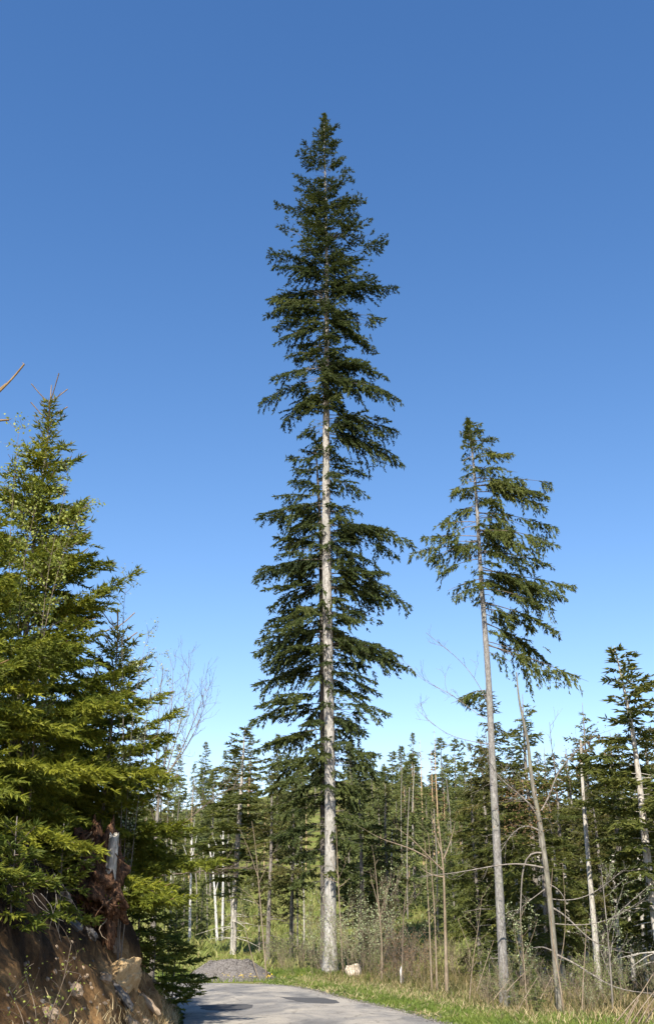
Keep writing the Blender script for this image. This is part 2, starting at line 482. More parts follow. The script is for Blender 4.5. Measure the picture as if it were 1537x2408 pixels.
def trunk_mesh(name, P, rad, mat, off, k=14, flare=0.0):
    """tapered trunk with a slightly uneven outline"""
    P = dense(np.asarray(P, float), max(24, len(P) * 6))
    m = len(P)
    r = np.interp(np.linspace(0, 1, m), np.linspace(0, 1, len(rad)), rad)
    if flare: r = r * (1 + flare * np.exp(-np.linspace(0, 1, m) * m / 2.2))
    w = Wood(); w.tube(P, r, k)
    V = w.V[0]
    for i, v in enumerate(V):
        c = P[i // k]
        f = 1 + .07 * mnoise.noise(Vector(v) * 1.7) + .04 * mnoise.noise(Vector(v) * 5.0)
        V[i] = c + (v - c) * f
    return mesh_from(name, V - np.asarray(off), w.F[0], mat, smooth=True)

def spread_branches(rng, axis, z0, z1, prof, per_m, rise, curl, az_bias=None, clump=None, jit=.10):
    """random boughs up a trunk; axis(z)->xyz, prof(u)->reach with u = 0 at z0 and 1 at z1, rise(u), curl(u)"""
    out = []
    n = int((z1 - z0) * per_m)
    for i in range(n):
        u = (i + rng.uniform(0, 1)) / n
        z = z0 + (z1 - z0) * u
        az = i * 2.399 + rng.normal(0, .4)
        Rr = prof(u) * rng.uniform(.45, 1.12)
        if clump is not None:
            f = mnoise.noise(Vector((math.cos(az) * 1.1 + clump * 3.1, math.sin(az) * 1.1, z * .55)))
            if f < -.12: continue
            Rr *= 1 + .5 * f
        if az_bias is not None: Rr *= az_bias(az, u)
        if Rr < .12: Rr = .12
        out.append((axis(z), az, Rr, rise(u) + rng.normal(0, jit), curl(u) + rng.normal(0, .05)))
    return out

# ------------------------------------------------------------------ ground, road, bank, sky light is the world
def grid_mesh(name, xs, ys, zf, mat):
    X, Y = np.meshgrid(xs, ys)
    V = np.stack([X, Y, zf(X, Y)], -1).reshape(-1, 3)
    nx, ny = len(xs), len(ys)
    i = np.arange(ny - 1)[:, None] * nx + np.arange(nx - 1)[None]
    q = np.stack([i, i + 1, i + nx + 1, i + nx], -1).reshape(-1, 4)
    return mesh_from(name, V, q, mat, smooth=True)
xs = np.unique(np.concatenate([np.linspace(-700, -60, 40), np.linspace(-60, -14, 24), np.linspace(-14, 16, 70), np.linspace(16, 60, 24), np.linspace(60, 700, 40)]))
ys = np.unique(np.concatenate([np.linspace(-120, 0, 14), np.linspace(0, 20, 20), np.linspace(20, 60, 80), np.linspace(60, 140, 60), np.linspace(140, 900, 60)]))
tag(link('ground', grid_mesh('ground', xs, ys, lambda x, y: ground(x, y) - 0.03, 'forest_floor')), kind='structure')
# road ribbon with a slight crown
rr = []
for s in np.linspace(0, 1, 9):
    c = LEd * (1 - s) + REd * s
    z = 0.012 + 0.05 * (1 - (2 * s - 1) ** 2)
    rr.append(np.column_stack([c, np.full(len(c), z)]))
V = np.stack(rr, 1)
nv, nw = V.shape[:2]
# ragged edges
for i in range(nv):
    for j in (0, nw - 1):
        V[i, j, 0] += .16 * mnoise.noise(Vector((i * .9, j, 3.1)))
ii = np.arange(nv - 1)[:, None] * nw + np.arange(nw - 1)[None]
road = link('road', mesh_from('road', V.reshape(-1, 3), np.stack([ii, ii + 1, ii + nw + 1, ii + nw], -1).reshape(-1, 4), 'worn_asphalt', smooth=True))
tag(road, kind='structure')

def flat_patch(name, pts, z, mat, label):
    P = np.array(pts, float)
    c = P.mean(0)
    d = dense(np.vstack([P, P[:1]]), 40)[:-1]
    for i in range(len(d)):
        d[i] += (d[i] - c) * .16 * mnoise.fractal(Vector((d[i][0] * 2, d[i][1] * 2, 1)), 1, 2, 4)
    n = len(d)
    def rz(q):
        k = np.argmin(np.abs(REd[:, 1] - q[1])); l_, r_ = np.interp(q[1], LE[:9, 1], LE[:9, 0]), np.interp(q[1], RE[:10, 1], RE[:10, 0])
        s = np.clip((q[0] - l_) / (r_ - l_), 0, 1)
        return 0.012 + 0.05 * (1 - (2 * s - 1) ** 2) + z
    V = np.array([[*c, rz(c)]] + [[*q, rz(q)] for q in d] + [[*q, rz(q) - .02] for q in d])
    tri = np.array([[0, 1 + i, 1 + (i + 1) % n] for i in range(n)])
    quad = np.array([[1 + i, 1 + n + i, 1 + n + (i + 1) % n, 1 + (i + 1) % n] for i in range(n)])
    o = link(name, mesh_from(name, V, [tri, quad], mat), None)
    return tag(o, kind='structure')
def gpt(x, y):
    """photo position on flat ground"""
    dy = (y - H_D / 2) / F_D
    ang = math.atan(dy) - PITCH
    return at(x, y, (EYE - .05) / math.tan(ang))[:2]
def patch_px(name, px, label):
    return flat_patch(name, [gpt(*p) for p in px], .006, 'asphalt_patch', label)
patch_px('asphalt_patch', [(655, 2344), (700, 2346), (770, 2344), (808, 2357), (770, 2360), (710, 2358)], '')
patch_px('asphalt_patch', [(470, 2362), (520, 2360), (588, 2360), (592, 2371), (540, 2375), (475, 2372)], '')

# left bank
us = np.concatenate([np.linspace(-.05, 3, 52), np.linspace(3.2, 14, 18)])
yb = np.arange(-4, 34.6, .11)
V = np.zeros((len(yb), len(us), 3))
for i, y in enumerate(yb):
    e = float(left_edge(y)) - .25
    fade = 1 - sstep(25, 33.5, y)
    for j, u in enumerate(us):
        w = min(1, max(0, u) / .35) * fade
        p = Vector((u * 1.1, y * .45 + u * .25, 0))
        d = mnoise.fractal(p * 1.3, 1.0, 2.0, 5) * .34 + mnoise.fractal(p * 4.5, 1.0, 2.0, 3) * .09
        h = float(bank_h(u, y))
        V[i, j] = (e - u + d * w * .5, y, h + d * w * .75 - .03)
nu = len(us)
ii = np.arange(len(yb) - 1)[:, None] * nu + np.arange(nu - 1)[None]
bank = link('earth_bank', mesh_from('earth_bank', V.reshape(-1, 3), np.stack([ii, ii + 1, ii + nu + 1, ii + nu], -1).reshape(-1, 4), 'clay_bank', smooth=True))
tag(bank, kind='structure')
BANK_V = V

def gz(x, y):
    b = float(bank_z(x, y)) if -15 < x < left_edge(y) and -4 < y < 33.5 else 0
    return max(b, float(ground(x, y)))

# ------------------------------------------------------------------ the two tall firs
rng = np.random.default_rng(11)
MD = 48.0
def px_branch(axis_x, tip, Y, rise, curl, rng, side, tw=None):
    """bough whose tip shows at the photo position: attach found on the trunk"""
    T = at(tip[0], tip[1], Y)
    reach_x = abs(T[0] - axis_x(T[2])[0])
    az = rng.normal(0, .22) + (math.pi if side < 0 else 0)
    Rr = reach_x / max(.6, abs(math.cos(az)))
    za = T[2] - Rr * (rise + curl)
    return (axis_x(za), az, Rr, rise, curl)
base_m = at(776, 2292, MD)
base_m[2] = float(ground(base_m[0], MD)) - .08
top_m = at(763, 268, MD)
def axis_m(z):
    f = np.clip((z - base_m[2]) / (top_m[2] - base_m[2]), 0, 1)
    return np.array([base_m[0] + (top_m[0] - base_m[0]) * f, MD, min(z, top_m[2])])
left_tips = [(735, 318, .5, .1), (712, 346, .45, .1), (700, 372, .4, .05), (688, 402, .9, .1), (694, 440, .4, 0), (650, 476, .35, -.05), (652, 540, .5, -.05), (672, 512, .3, 0),
             (632, 608, .3, -.1), (628, 672, .2, -.1), (646, 650, .2, -.1), (624, 740, .1, -.15), (634, 715, .1, -.15), (644, 808, -.1, -.35), (672, 835, 0, -.2), (612, 955, -.05, -.40),
             (640, 900, 0, -.3), (668, 990, -.2, -.45), (690, 960, -.1, -.4), (700, 1030, -.2, -.3)]
right_tips = [(795, 302, .5, .1), (803, 330, .45, .1), (812, 365, .4, .05), (830, 404, .4, .05), (832, 432, .3, 0), (858, 470, .35, -.05), (846, 502, .25, -.05), (873, 522, .5, 0),
              (912, 560, .45, -.05), (872, 600, .3, -.05), (876, 648, .2, -.05), (930, 694, .1, -.15), (884, 668, .1, -.1), (905, 745, .0, -.1), (890, 815, -.15, -.40), (870, 780, -.05, -.2),
              (882, 872, 0, -.15), (910, 902, -.05, -.30), (936, 972, -.05, -.45), (935, 1012, -.05, -.20), (950, 1084, -.15, -.25), (900, 1030, -.1, -.2), (862, 1108, 0, -.2),
              (866, 1162, -.1, -.35), (850, 1200, 0, -.15), (972, 1268, .05, -.22), (930, 1240, .1, -.15), (884, 1292, 0, -.15), (895, 1335, -.1, -.30), (966, 1415, -.05, -.22), (910, 1365, .05, -.15), (935, 1395, .05, -.2),
              (895, 1462, -.1, -.2), (860, 1508, -.1, -.2), (972, 1582, -.05, -.25), (930, 1545, .0, -.2), (895, 1632, -.15, -.25), (915, 1682, 0, -.2), (878, 1728, -.1, -.2), (890, 1700, 0, -.2),
              (880, 1790, 0, -.15), (930, 1830, 0, -.2), (905, 1870, -.05, -.2), (870, 1930, -.05, -.2), (862, 1990, -.1, -.15), (850, 2060, -.1, -.15)]
lower_left = [(602, 1208, -.02, -.16), (640, 1268, -.1, -.25), (650, 1310, 0, -.2), (595, 1345, .0, -.18), (630, 1412, -.05, -.25), (625, 1470, -.05, -.2), (595, 1530, -.02, -.25), (612, 1556, -.05, -.25)]
br_m = []
for (x, y, a, c) in left_tips + lower_left: br_m.append(px_branch(axis_m, (x, y), MD, a, c, rng, -1))
for (x, y, a, c) in right_tips: br_m.append(px_branch(axis_m, (x, y), MD, a, c, rng, 1))
H_m = top_m[2] - base_m[2]
for b in list(br_m):
    for k in range(2):
        A = b[0] + np.array([0, 0, rng.uniform(-.45, .45)])
        br_m.append((A, b[1] + rng.normal(0, .30), b[2] * rng.uniform(.55, .92), b[3] + rng.normal(0, .10), b[4] + rng.normal(0, .08)))
zt = lambda y: float(at(766, y, MD)[2])
def prof_main(u):
    y = 2090 + (275 - 2090) * u
    return float(np.interp(y, [275, 300, 350, 420, 500, 600, 700, 800, 900, 980, 1050, 1120, 1200, 1300, 1420, 1560, 1700, 1850, 2000, 2090],
                           [.15, .45, .85, 1.15, 1.75, 2.2, 2.5, 2.3, 2.6, 2.8, 2.0, 1.6, 2.4, 2.5, 2.9, 3.0, 2.6, 2.5, 2.2, 1.6])) * .88
r_m = lambda u: float(np.interp(u, [0, .35, .6, .8, 1], [-.12, -.05, .12, .4, .7]))
c_m = lambda u: float(np.interp(u, [0, .5, .8, 1], [-.15, -.25, -.05, .05]))
# random boughs fill front and back; the flanks are the ones listed above
def flank(az, u):
    s = abs(math.cos(az))
    k = 1 - .52 * max(0, s - .35) / .65
    front = max(0, -math.sin(az))
    return k * (1 - .38 * front)
br_m += spread_branches(rng, axis_m, zt(1080), zt(272), lambda u: prof_main((2090 - (1080 + (272 - 1080) * u)) / (2090 - 275)), 7.0, lambda u: r_m(.55 + .45 * u), lambda u: c_m(.55 + .45 * u), flank, 1.0)
br_m += spread_branches(rng, axis_m, zt(2080), zt(1080), lambda u: prof_main(u * .556), 3.8, lambda u: r_m(u * .55), lambda u: c_m(u * .55), flank, 2.0)
br_m += spread_branches(rng, axis_m, zt(960), zt(282), lambda u: float(np.interp(u, [0, .5, .85, 1], [1.5, 1.25, .7, .3])), 8.5, lambda u: r_m(.6 + .4 * u), lambda u: c_m(.6 + .4 * u))
for y_ in list(np.linspace(300, 960, 44)) + [1050, 1065, 1110, 1150, 1190, 1225, 1240, 1255, 1385, 1400, 1430, 1520, 1535, 1550, 1640, 1660, 1735, 1750, 1960, 1975]:
    z_ = zt(y_); k_ = np.interp(y_, [300, 500, 900, 1000], [.45, 1.0, 1.5, 1.3])
    br_m.append((axis_m(z_), -math.pi / 2 + rng.normal(0, .55), k_ * rng.uniform(.55, 1.1), rng.normal(.05, .12), -.22))
fir = thing('tall_fir', 'tallest tree, a towering dark fir with pale bare trunk beside the road', 'tree', base_m)
pts = [axis_m(z) + np.array([.05 * math.sin(z * .23), 0, 0]) for z in np.linspace(base_m[2] - .1, top_m[2], 30)]
wd = Wood()
z_hi, z_mid = zt(620), zt(1000)
def join(parts): return [np.concatenate(a) for a in zip(*parts)]
P, D, L, Wd, T = join([conifer([b for b in br_m if b[0][2] > z_hi], rng, wd, sec_gap=.13, ter_gap=.050, sl=.155, sw=.062, hang=.02, sec_ratio=.30, sec_cap=.75, br=.015, flat=.5),
                       conifer([b for b in br_m if z_mid < b[0][2] <= z_hi], rng, wd, sec_gap=.135, ter_gap=.053, sl=.17, sw=.064, hang=.42, sec_ratio=.28, sec_cap=.9, br=.017, flat=.35),
                       conifer([b for b in br_m if b[0][2] <= z_mid], rng, wd, sec_gap=.14, ter_gap=.055, sl=.185, sw=.066, hang=.55, sec_ratio=.27, sec_cap=.95, br=.017, flat=.3)])
P, D, L, Wd, T = thin((P, D, L, Wd, T), .80, -.29, 0, base_m, 2.2)
def tip_cluster(arrs, top, n, down, rad, sl_, sw_):
    z = rng.uniform(0, down, n); az = rng.uniform(0, 6.28, n); r = rad * z / down * rng.uniform(.1, 1, n)
    p = top + np.column_stack([r * np.cos(az), r * np.sin(az), -z])
    d = unit(np.column_stack([np.cos(az), np.sin(az), rng.uniform(.2, 1.6, n)]))
    ex = (p, d, sl_ * rng.uniform(.6, 1.2, n), sw_ * rng.uniform(.7, 1.3, n), rng.uniform(.3, .7, n))
    return [np.concatenate(a) for a in zip(arrs, ex)]
P, D, L, Wd, T = tip_cluster((P, D, L, Wd, T), top_m, 420, 1.9, .42, .15, .06)
fir_trunk = link('trunk', trunk_mesh('trunk', pts, [.275, .24, .232, .228, .216, .198, .172, .145, .115, .082, .05, .012], 'fir_bark', base_m, 18, .55), fir)
tag(wd.link('boughs', 'fir_bark_dark', fir, base_m), kind='stuff')
link('crown', shoots_mesh('crown', P, D, L, Wd, T, 'fir_needles', rng, base_m), fir)
st = Wood()
for i in range(46):
    z = base_m[2] + rng.uniform(5, 34)
    az = rng.uniform(math.pi, 2 * math.pi)
    a = axis_m(z); h = np.array([math.cos(az), math.sin(az), rng.uniform(-.2, .5)])
    st = Wood(); st.tube([a, a + h * .3, a + h * rng.uniform(.42, .75)], [.02, .014, .006], 4)
    st.link('branch_stub', 'grey_twig', fir_trunk, base_m)
N_FIR = len(P)

S2 = 49.3
base_s = at(764, 2285, S2); base_s[2] = float(ground(base_s[0], S2)) - .05
top_s = at(741, 1028, S2)
def axis_s(z):
    f = np.clip((z - base_s[2]) / (top_s[2] - base_s[2]), 0, 1)
    xo = np.interp(f, [0, .45, .8, 1], [base_s[0], at(760, 1700, S2)[0], at(754, 1250, S2)[0], top_s[0]])
    return np.array([xo, S2, min(z, top_s[2])])
tips2 = [(705, 1055, .3, 0), (672, 1070, .2, -.05), (690, 1110, .2, -.1), (645, 1160, .15, -.1), (665, 1190, .1, -.1), (640, 1225, .05, -.2), (610, 1345, .05, -.15), (660, 1290, 0, -.2), (630, 1412, 0, -.2), (625, 1462, -.05, -.2), (600, 1535, -.05, -.2), (598, 1606, -.1, -.08),
         (640, 1590, -.1, -.15), (590, 1700, -.02, -.25), (606, 1672, 0, -.2), (600, 1762, -.05, -.25), (650, 1740, -.05, -.2), (612, 1860, -.05, -.2), (620, 1905, -.05, -.2), (640, 1965, -.05, -.2), (610, 1810, 0, -.2), (672, 2020, -.1, -.15), (690, 2085, -.1, -.1), (660, 1900, -.1, -.2)]
br_s = [px_branch(axis_s, (x, y), S2, a, c, rng, -1) for (x, y, a, c) in tips2]
zs = lambda y: float(at(760, y, S2)[2])
br_s += spread_branches(rng, axis_s, zs(2060), zs(1035), lambda u: float(np.interp(u, [0, .3, .6, .85, 1], [1.8, 2.7, 2.8, 1.8, .3])), 4.2, lambda u: float(np.interp(u, [0, .7, 1], [-.1, .05, .5])), lambda u: -.18, lambda az, u: .8 + .25 * (math.cos(az) < 0))
fir2 = thing('slender_fir', 'slimmer fir with a shade-blackened trunk pressed close behind the tallest fir', 'tree', base_s)
wd = Wood()
P, D, L, Wd, T = conifer(br_s, rng, wd, sec_gap=.15, ter_gap=.056, sl=.19, sw=.068, hang=.5, sec_ratio=.28, sec_cap=.95, br=.016, tshift=.04)
link('trunk', trunk_mesh('trunk', [axis_s(z) for z in np.linspace(base_s[2] - .1, top_s[2], 20)], [.20, .19, .18, .165, .15, .12, .08, .02], 'fir_bark_dark', base_s, 12, .3), fir2)  # shade behind the tall fir is put into this trunk's darker bark
tag(wd.link('boughs', 'fir_bark_dark', fir2, base_s), kind='stuff')
link('crown', shoots_mesh('crown', P, D, L, Wd, T, 'fir_needles', rng, base_s), fir2)
N_FIR2 = len(P)

# ------------------------------------------------------------------ right-hand spruce with a long bare trunk
rng = np.random.default_rng(23)
RD = 29.0
rb = [(1186, 2366), (1180, 2230), (1168, 2000), (1157, 1800), (1148, 1600), (1136, 1440), (1128, 1330), (1121, 1200), (1113, 1090), (1099, 985)]
tp = np.array([at(x, y, RD) for x, y in rb])
base_r = tp[0].copy(); base_r[2] = gz(base_r[0], RD) - .05
tp[0] = base_r
def axis_r(z):
    return np.array([np.interp(z, tp[:, 2], tp[:, 0]), RD, min(z, tp[-1, 2])])
rs_left = [(1078, 1015, .3, -.1), (1080, 1048, .1, -.3), (1085, 1090, -.2, -.5), (1064, 1148, .1, -.4), (1058, 1170, .05, -.45), (1040, 1215, .1, -.4), (1020, 1245, .12, -.3), (990, 1270, .08, -.15), (962, 1312, .05, -.22), (1008, 1320, 0, -.3), (1035, 1350, -.1, -.3), (1050, 1388, -.1, -.25), (1062, 1405, -.2, -.2), (1028, 1290, .05, -.2), (1048, 1258, .05, -.35)]
rs_right = [(1130, 995, .5, -.1), (1165, 1035, .35, -.25), (1150, 1060, .1, -.3), (1205, 1070, .3, -.2), (1220, 1110, .2, -.3), (1292, 1140, .22, -.25), (1250, 1160, .1, -.25), (1280, 1200, .0, -.3), (1308, 1240, .05, -.25), (1300, 1300, -.05, -.25), (1240, 1240, .1, -.3), (1262, 1290, -.05, -.3),
            (1306, 1345, -.1, -.2), (1350, 1380, -.12, -.08), (1290, 1395, -.1, -.25), (1322, 1420, -.15, -.25), (1270, 1440, -.15, -.25), (1310, 1490, -.25, -.2), (1265, 1520, -.25, -.2), (1312, 1545, -.3, -.15), (1250, 1560, -.3, -.2), (1225, 1480, -.25, -.2), (1395, 1604, -.42, .05), 
            (1240, 1330, -.1, -.2), (1215, 1270, 0, -.25), (1230, 1400, -.2, -.2), (1282, 1180, .05, -.3), (1255, 1475, -.2, -.2), (1290, 1575, -.45, 0), (1200, 1440, -.2, -.2), (1190, 1380, -.15, -.2), (1180, 1500, -.3, -.2), (1205, 1560, -.4, -.1)]
br_r = [px_branch(axis_r, (x, y), RD, a, c, rng, -1) for x, y, a, c in rs_left]
for x, y, a, c in rs_right: br_r.append(px_branch(axis_r, (x, y), RD, a, c, rng, 1))
for x, y, a, c in [(1052, 1660, -.05, -.22), (1078, 1640, -.05, -.2)]: br_r.append(px_branch(axis_r, (x, y), RD, a, c, rng, -1))
zr = lambda y: float(at(1130, y, RD)[2])
br_r += spread_branches(rng, axis_r, zr(1420), zr(990), lambda u: float(np.interp(u, [0, .3, .7, .9, 1], [1.0, 1.5, 1.25, .75, .3])), 9.0, lambda u: float(np.interp(u, [0, .7, 1], [-.1, .1, .5])), lambda u: -.28, lambda az, u: .72 + .42 * math.cos(az))
rspr = thing('leaning_spruce', 'spruce right of the tallest fir, lopsided crown high on a long bare trunk', 'tree', base_r)
wd = Wood()
P, D, L, Wd, T = conifer(br_r, rng, wd, sec_gap=.082, ter_gap=.033, sl=.125, sw=.040, hang=.75, sec_ratio=.26, sec_cap=.75, t0=.12, br=.016, flat=.3)
P, D, L, Wd, T = thin((P, D, L, Wd, T), 1.9, -.12, 4.0)
P, D, L, Wd, T = tip_cluster((P, D, L, Wd, T), tp[-1], 420, 1.0, .22, .12, .04)
link('trunk', trunk_mesh('trunk', tp, [.114, .110, .104, .097, .089, .077, .065, .053, .04, .012], 'spruce_bark', base_r, 14, .35), rspr)
tag(wd.link('boughs', 'twig_bark', rspr, base_r), kind='stuff')
link('crown', shoots_mesh('crown', P, D, L, Wd, T, 'right_spruce_needles', rng, base_r), rspr)
N_R = len(P)

# ------------------------------------------------------------------ spruces on the left bank
def bank_spruce(name, label, X, Y, ztop, rmax, seed, mat='spruce_needles', per_m=11, sl=.14, sw=.036, style='cross', z_base=None, az_bias=None, whips=True, half=.44, sec_gap=.095, ter_gap=.036, t0=.04, low=.35):
    rng = np.random.default_rng(seed)
    zb = gz(X, Y) - .1 if z_base is None else z_base
    base = np.array([X, Y, zb]); H = ztop - zb
    ax = lambda z: np.array([X + .03 * math.sin(z * 1.3), Y, min(z, ztop)])
    prof = lambda u: min(rmax, (1 - u) * H * half + .06)
    rise = lambda u: float(np.interp(u, [0, .3, .7, 1], [-.30, -.12, .25, 1.1]))
    curl = lambda u: float(np.interp(u, [0, .3, .7, 1], [.10, .15, .12, .0]))
    br = spread_branches(rng, ax, zb + low, ztop - .45, prof, per_m, rise, curl, az_bias, None, .20)
    t = thing(name, label, 'tree', base)
    wd = Wood()
    P, D, L, Wd, T = conifer(br, rng, wd, sec_gap=sec_gap, ter_gap=ter_gap, sl=sl, sw=sw, hang=.10, sec_ratio=.34, sec_cap=.8, flat=.42, t0=t0, br=.012, ang=48, tshift=.14)
    link('trunk', trunk_mesh('trunk', [ax(z) for z in np.linspace(zb - .2, ztop - .35, 14)], [.009 * H, .0065 * H, .004 * H, .008], 'wood_bark', base, 8), t)
    cr = link('crown', shoots_mesh('crown', P, D, L, Wd, T, mat, rng, base, style), t)
    if whips:
        ws_ = Wood()
        ws_.tube([ax(ztop - .5), ax(ztop - .25), ax(ztop)], [.015, .013, .009], 5)
        ws_.link('leader_shoot', 'shoot_bark', cr, base)
        for k, zz in enumerate((.38, .42, .45, .40, .75, .80, .85, .95)):
            az = k * 1.6 + rng.uniform(0, .5); ln = rng.uniform(.28, .46)
            h = np.array([math.cos(az), math.sin(az), rng.uniform(.35, 1.0)])
            a = ax(ztop - zz)
            ws_ = Wood(); ws_.tube([a, a + h * ln * .5, a + h * ln + np.array([0, 0, .04])], [.012, .010, .011], 4)
            ws_.link('bare_shoot', 'shoot_bark', cr, base)
        for b in br:                                     # last year's bare tip shoots
            A, az, Rr, te, c = b
            h = np.array([math.cos(az), math.sin(az), 0])
            tip = np.asarray(A) + h * Rr + np.array([0, 0, Rr * (te + c)])
            d = unit(h + np.array([0, 0, max(.25, te + 2 * c)]))
            ws_ = Wood(); ws_.tube([tip - d * .05, tip + d * rng.uniform(.06, .22)], [.007, .006], 4)
            ws_.link('bare_shoot', 'shoot_bark', cr, base)
    tag(wd.link('boughs', 'twig_bark', t, base), kind='stuff')
    return t, len(P)
right_side = lambda az, u: 1.0
p = at(123, 905, 20)
_, n1 = bank_spruce('bank_spruce', 'tall yellow-green young spruce on the left bank with a bare leader against the sky', p[0], 20, p[2], 3.0, 31, per_m=17, half=.385)
p2 = at(281, 1432, 21.2)
_, n2 = bank_spruce('bank_spruce', 'shorter spruce right of the tall one on the left bank, thin brown leader', p2[0], 21.2, p2[2], 2.2, 32, per_m=17, half=.58)
_, n3 = bank_spruce('bank_spruce', 'bushy spruce at the left edge in front of the tall bank spruce', -5.55, 16.6, 8.7, 2.3, 33, per_m=16, half=.47, whips=False)
near_spruce, n4 = bank_spruce('bank_spruce', 'nearest spruce, mostly beyond the left edge, only its branch tips showing', -4.5, 10.4, 9.4, 1.75, 34, mat='bush_needles', per_m=8, sl=.17, sw=.036, style='brush', half=.25, sec_gap=.16, ter_gap=.10)
for pts_ in ([(-60, 975), (-10, 930), (30, 892), (58, 856)], [(-30, 945), (0, 915), (16, 902)], [(-60, 1000), (-20, 990), (22, 987)]):
    w = Wood(); Q = dense(np.array([at(a, b, 10.2) for a, b in pts_]), 12)
    w.tube(Q, np.linspace(.014, .010, 12), 6)
    for q in Q[3::2]: w.tube([q, q + np.array([rng.normal(0, .02), rng.normal(0, .02), .022])], [.005, .002], 3)
    w.link('bare_shoot', 'shoot_bark', near_spruce, np.array(near_spruce.location))
_, n10 = bank_spruce('bank_spruce', 'spruce on the bank beside the viewer, casting shade on the near slope', -5.3, 6.6, 9.4, 2.3, 37, mat='bush_needles', per_m=8, whips=False, half=.6, sec_gap=.2, ter_gap=.09, sw=.07)
_, n9 = bank_spruce('bank_spruce', 'spruce skirts hanging low over the left bank in front of the bushy spruce', -5.15, 13.4, 6.2, 1.5, 36, mat='bush_needles', per_m=14, half=.62, whips=False, low=-.3)
_, n5 = bank_spruce('bank_spruce', 'spruce with low skirts behind the upturned root plate', at(215, 1700, 23)[0], 23, at(215, 1560, 23)[2], 2.1, 35, per_m=13, half=.5)
# bushy young spruces at the foot of the bank
def bush(label, x, ytop, Y, rmax, seed, half=.62):
    q = at(x, ytop, Y)
    return bank_spruce('young_spruce', label, q[0], Y, q[2], rmax, seed, mat='bush_needles', per_m=20, whips=False, half=half, sec_gap=.09, ter_gap=.040, sl=.12, sw=.036, low=.05)
_, n6 = bush('dense young spruce bush at the end of the bank, drooping over the road edge', 416, 2100, 25.5, .82, 41)
_, n7 = bush('upright young spruce between the root plate and the roadside spruce bush', 342, 1890, 24.6, 1.0, 42, .5)
_, n11 = bush('small dark spruce hanging over the shaded bank at the left edge', 52, 1850, 13.6, .52, 44)
_, n12 = bush('small dark spruce on the bank just left of the root plate', 160, 1880, 16.8, .62, 45)
_, n8 = bush('low young spruce tucked below the roadside spruce bush', 366, 2160, 24.0, .72, 43)

# ------------------------------------------------------------------ gravel heap
def lump(name, c, size, seed, mat, amp=.35, n=3, flat_bottom=None, freq=1.2, nu=26, nv_=14):
    th = np.linspace(0, 2 * math.pi, nu, endpoint=False); ph = np.linspace(0, math.pi, nv_)
    V = []
    for p_ in ph:
        for t_ in th:
            d = Vector((math.sin(p_) * math.cos(t_), math.sin(p_) * math.sin(t_), math.cos(p_)))
            r = 1 + amp * mnoise.fractal(d * freq + Vector((seed * 3.7, seed, 0)), 1, 2, n)
            V.append((d.x * r * size[0], d.y * r * size[1], d.z * r * size[2]))
    V = np.array(V)
    if flat_bottom is not None: V[:, 2] = np.maximum(V[:, 2], flat_bottom)
    i = np.arange(nv_ - 1)[:, None] * nu; j = np.arange(nu)[None]; j2 = (j + 1) % nu
    q = np.stack([i + j, i + nu + j, i + nu + j2, i + j2], -1).reshape(-1, 4)
    return mesh_from(name, V, q, mat, smooth=True)
gp = at(541, 2300, 45.5); gp[2] = float(ground(gp[0], 45.5)) - .06
heap = thing('gravel_heap', 'grey heap of gravel dumped beside the bend of the road', 'gravel heap', gp)
Xg = np.linspace(-2.6, 2.6, 60)
XX, YY = np.meshgrid(Xg, Xg)
rr_ = np.sqrt((XX / 1.72) ** 2 + (YY / 1.5) ** 2)
def heap_z(x, y):
    r = np.sqrt((x / 1.72) ** 2 + (y / 1.5) ** 2)
    z = .92 * np.clip(1.08 - r, -.2, 1) ; z = np.where(r < .42, .92 * (.66 - .55 * (r / .42) ** 2 * .30 / 1.0) - 0.0, z)
    return 1.15 * np.minimum(z, .66 + .05 * np.sin(x * 2.3) - .12 * r) 
ZZ = heap_z(XX, YY)
for i in range(60):
    for j in range(60):
        ZZ[i, j] += .07 * mnoise.fractal(Vector((XX[i, j] * 1.8, YY[i, j] * 1.8, 2)), 1, 2, 4)
Vg = np.stack([XX, YY, ZZ], -1).reshape(-1, 3)
ii = np.arange(59)[:, None] * 60 + np.arange(59)[None]
link('gravel_mound', mesh_from('gravel_mound', Vg, np.stack([ii, ii + 1, ii + 61, ii + 60], -1).reshape(-1, 4), 'gravel', smooth=False), heap)
rng = np.random.default_rng(5)
def scatter_grains(n, xy, zf, smin, smax, rng):
    """small tetra-like stones"""
    s = rng.uniform(smin, smax, n) * rng.uniform(.5, 1, n)
    c = np.column_stack([xy, zf])
    o = unit(rng.normal(size=(n, 5, 3))) * s[:, None, None] * rng.uniform(.6, 1.1, (n, 5, 1))
    o[:, 0, 2] = s; o[:, 4, 2] = -s
    V = (c[:, None] + o).reshape(-1, 3)
    f = np.array([[0, 1, 2], [0, 2, 3], [0, 3, 1], [4, 2, 1], [4, 3, 2], [4, 1, 3]])
    return V, (np.arange(n)[:, None, None] * 5 + f[None]).reshape(-1, 3)
xy = rng.normal(0, .95, (2600, 2)) * np.array([1.1, 1])
V, Fc = scatter_grains(len(xy), xy, heap_z(xy[:, 0], xy[:, 1]) + .01, .015, .055, rng)
gr = link('gravel_grains', mesh_from('gravel_grains', V, Fc, 'gravel_grain'), heap)
tag(gr, kind='stuff')

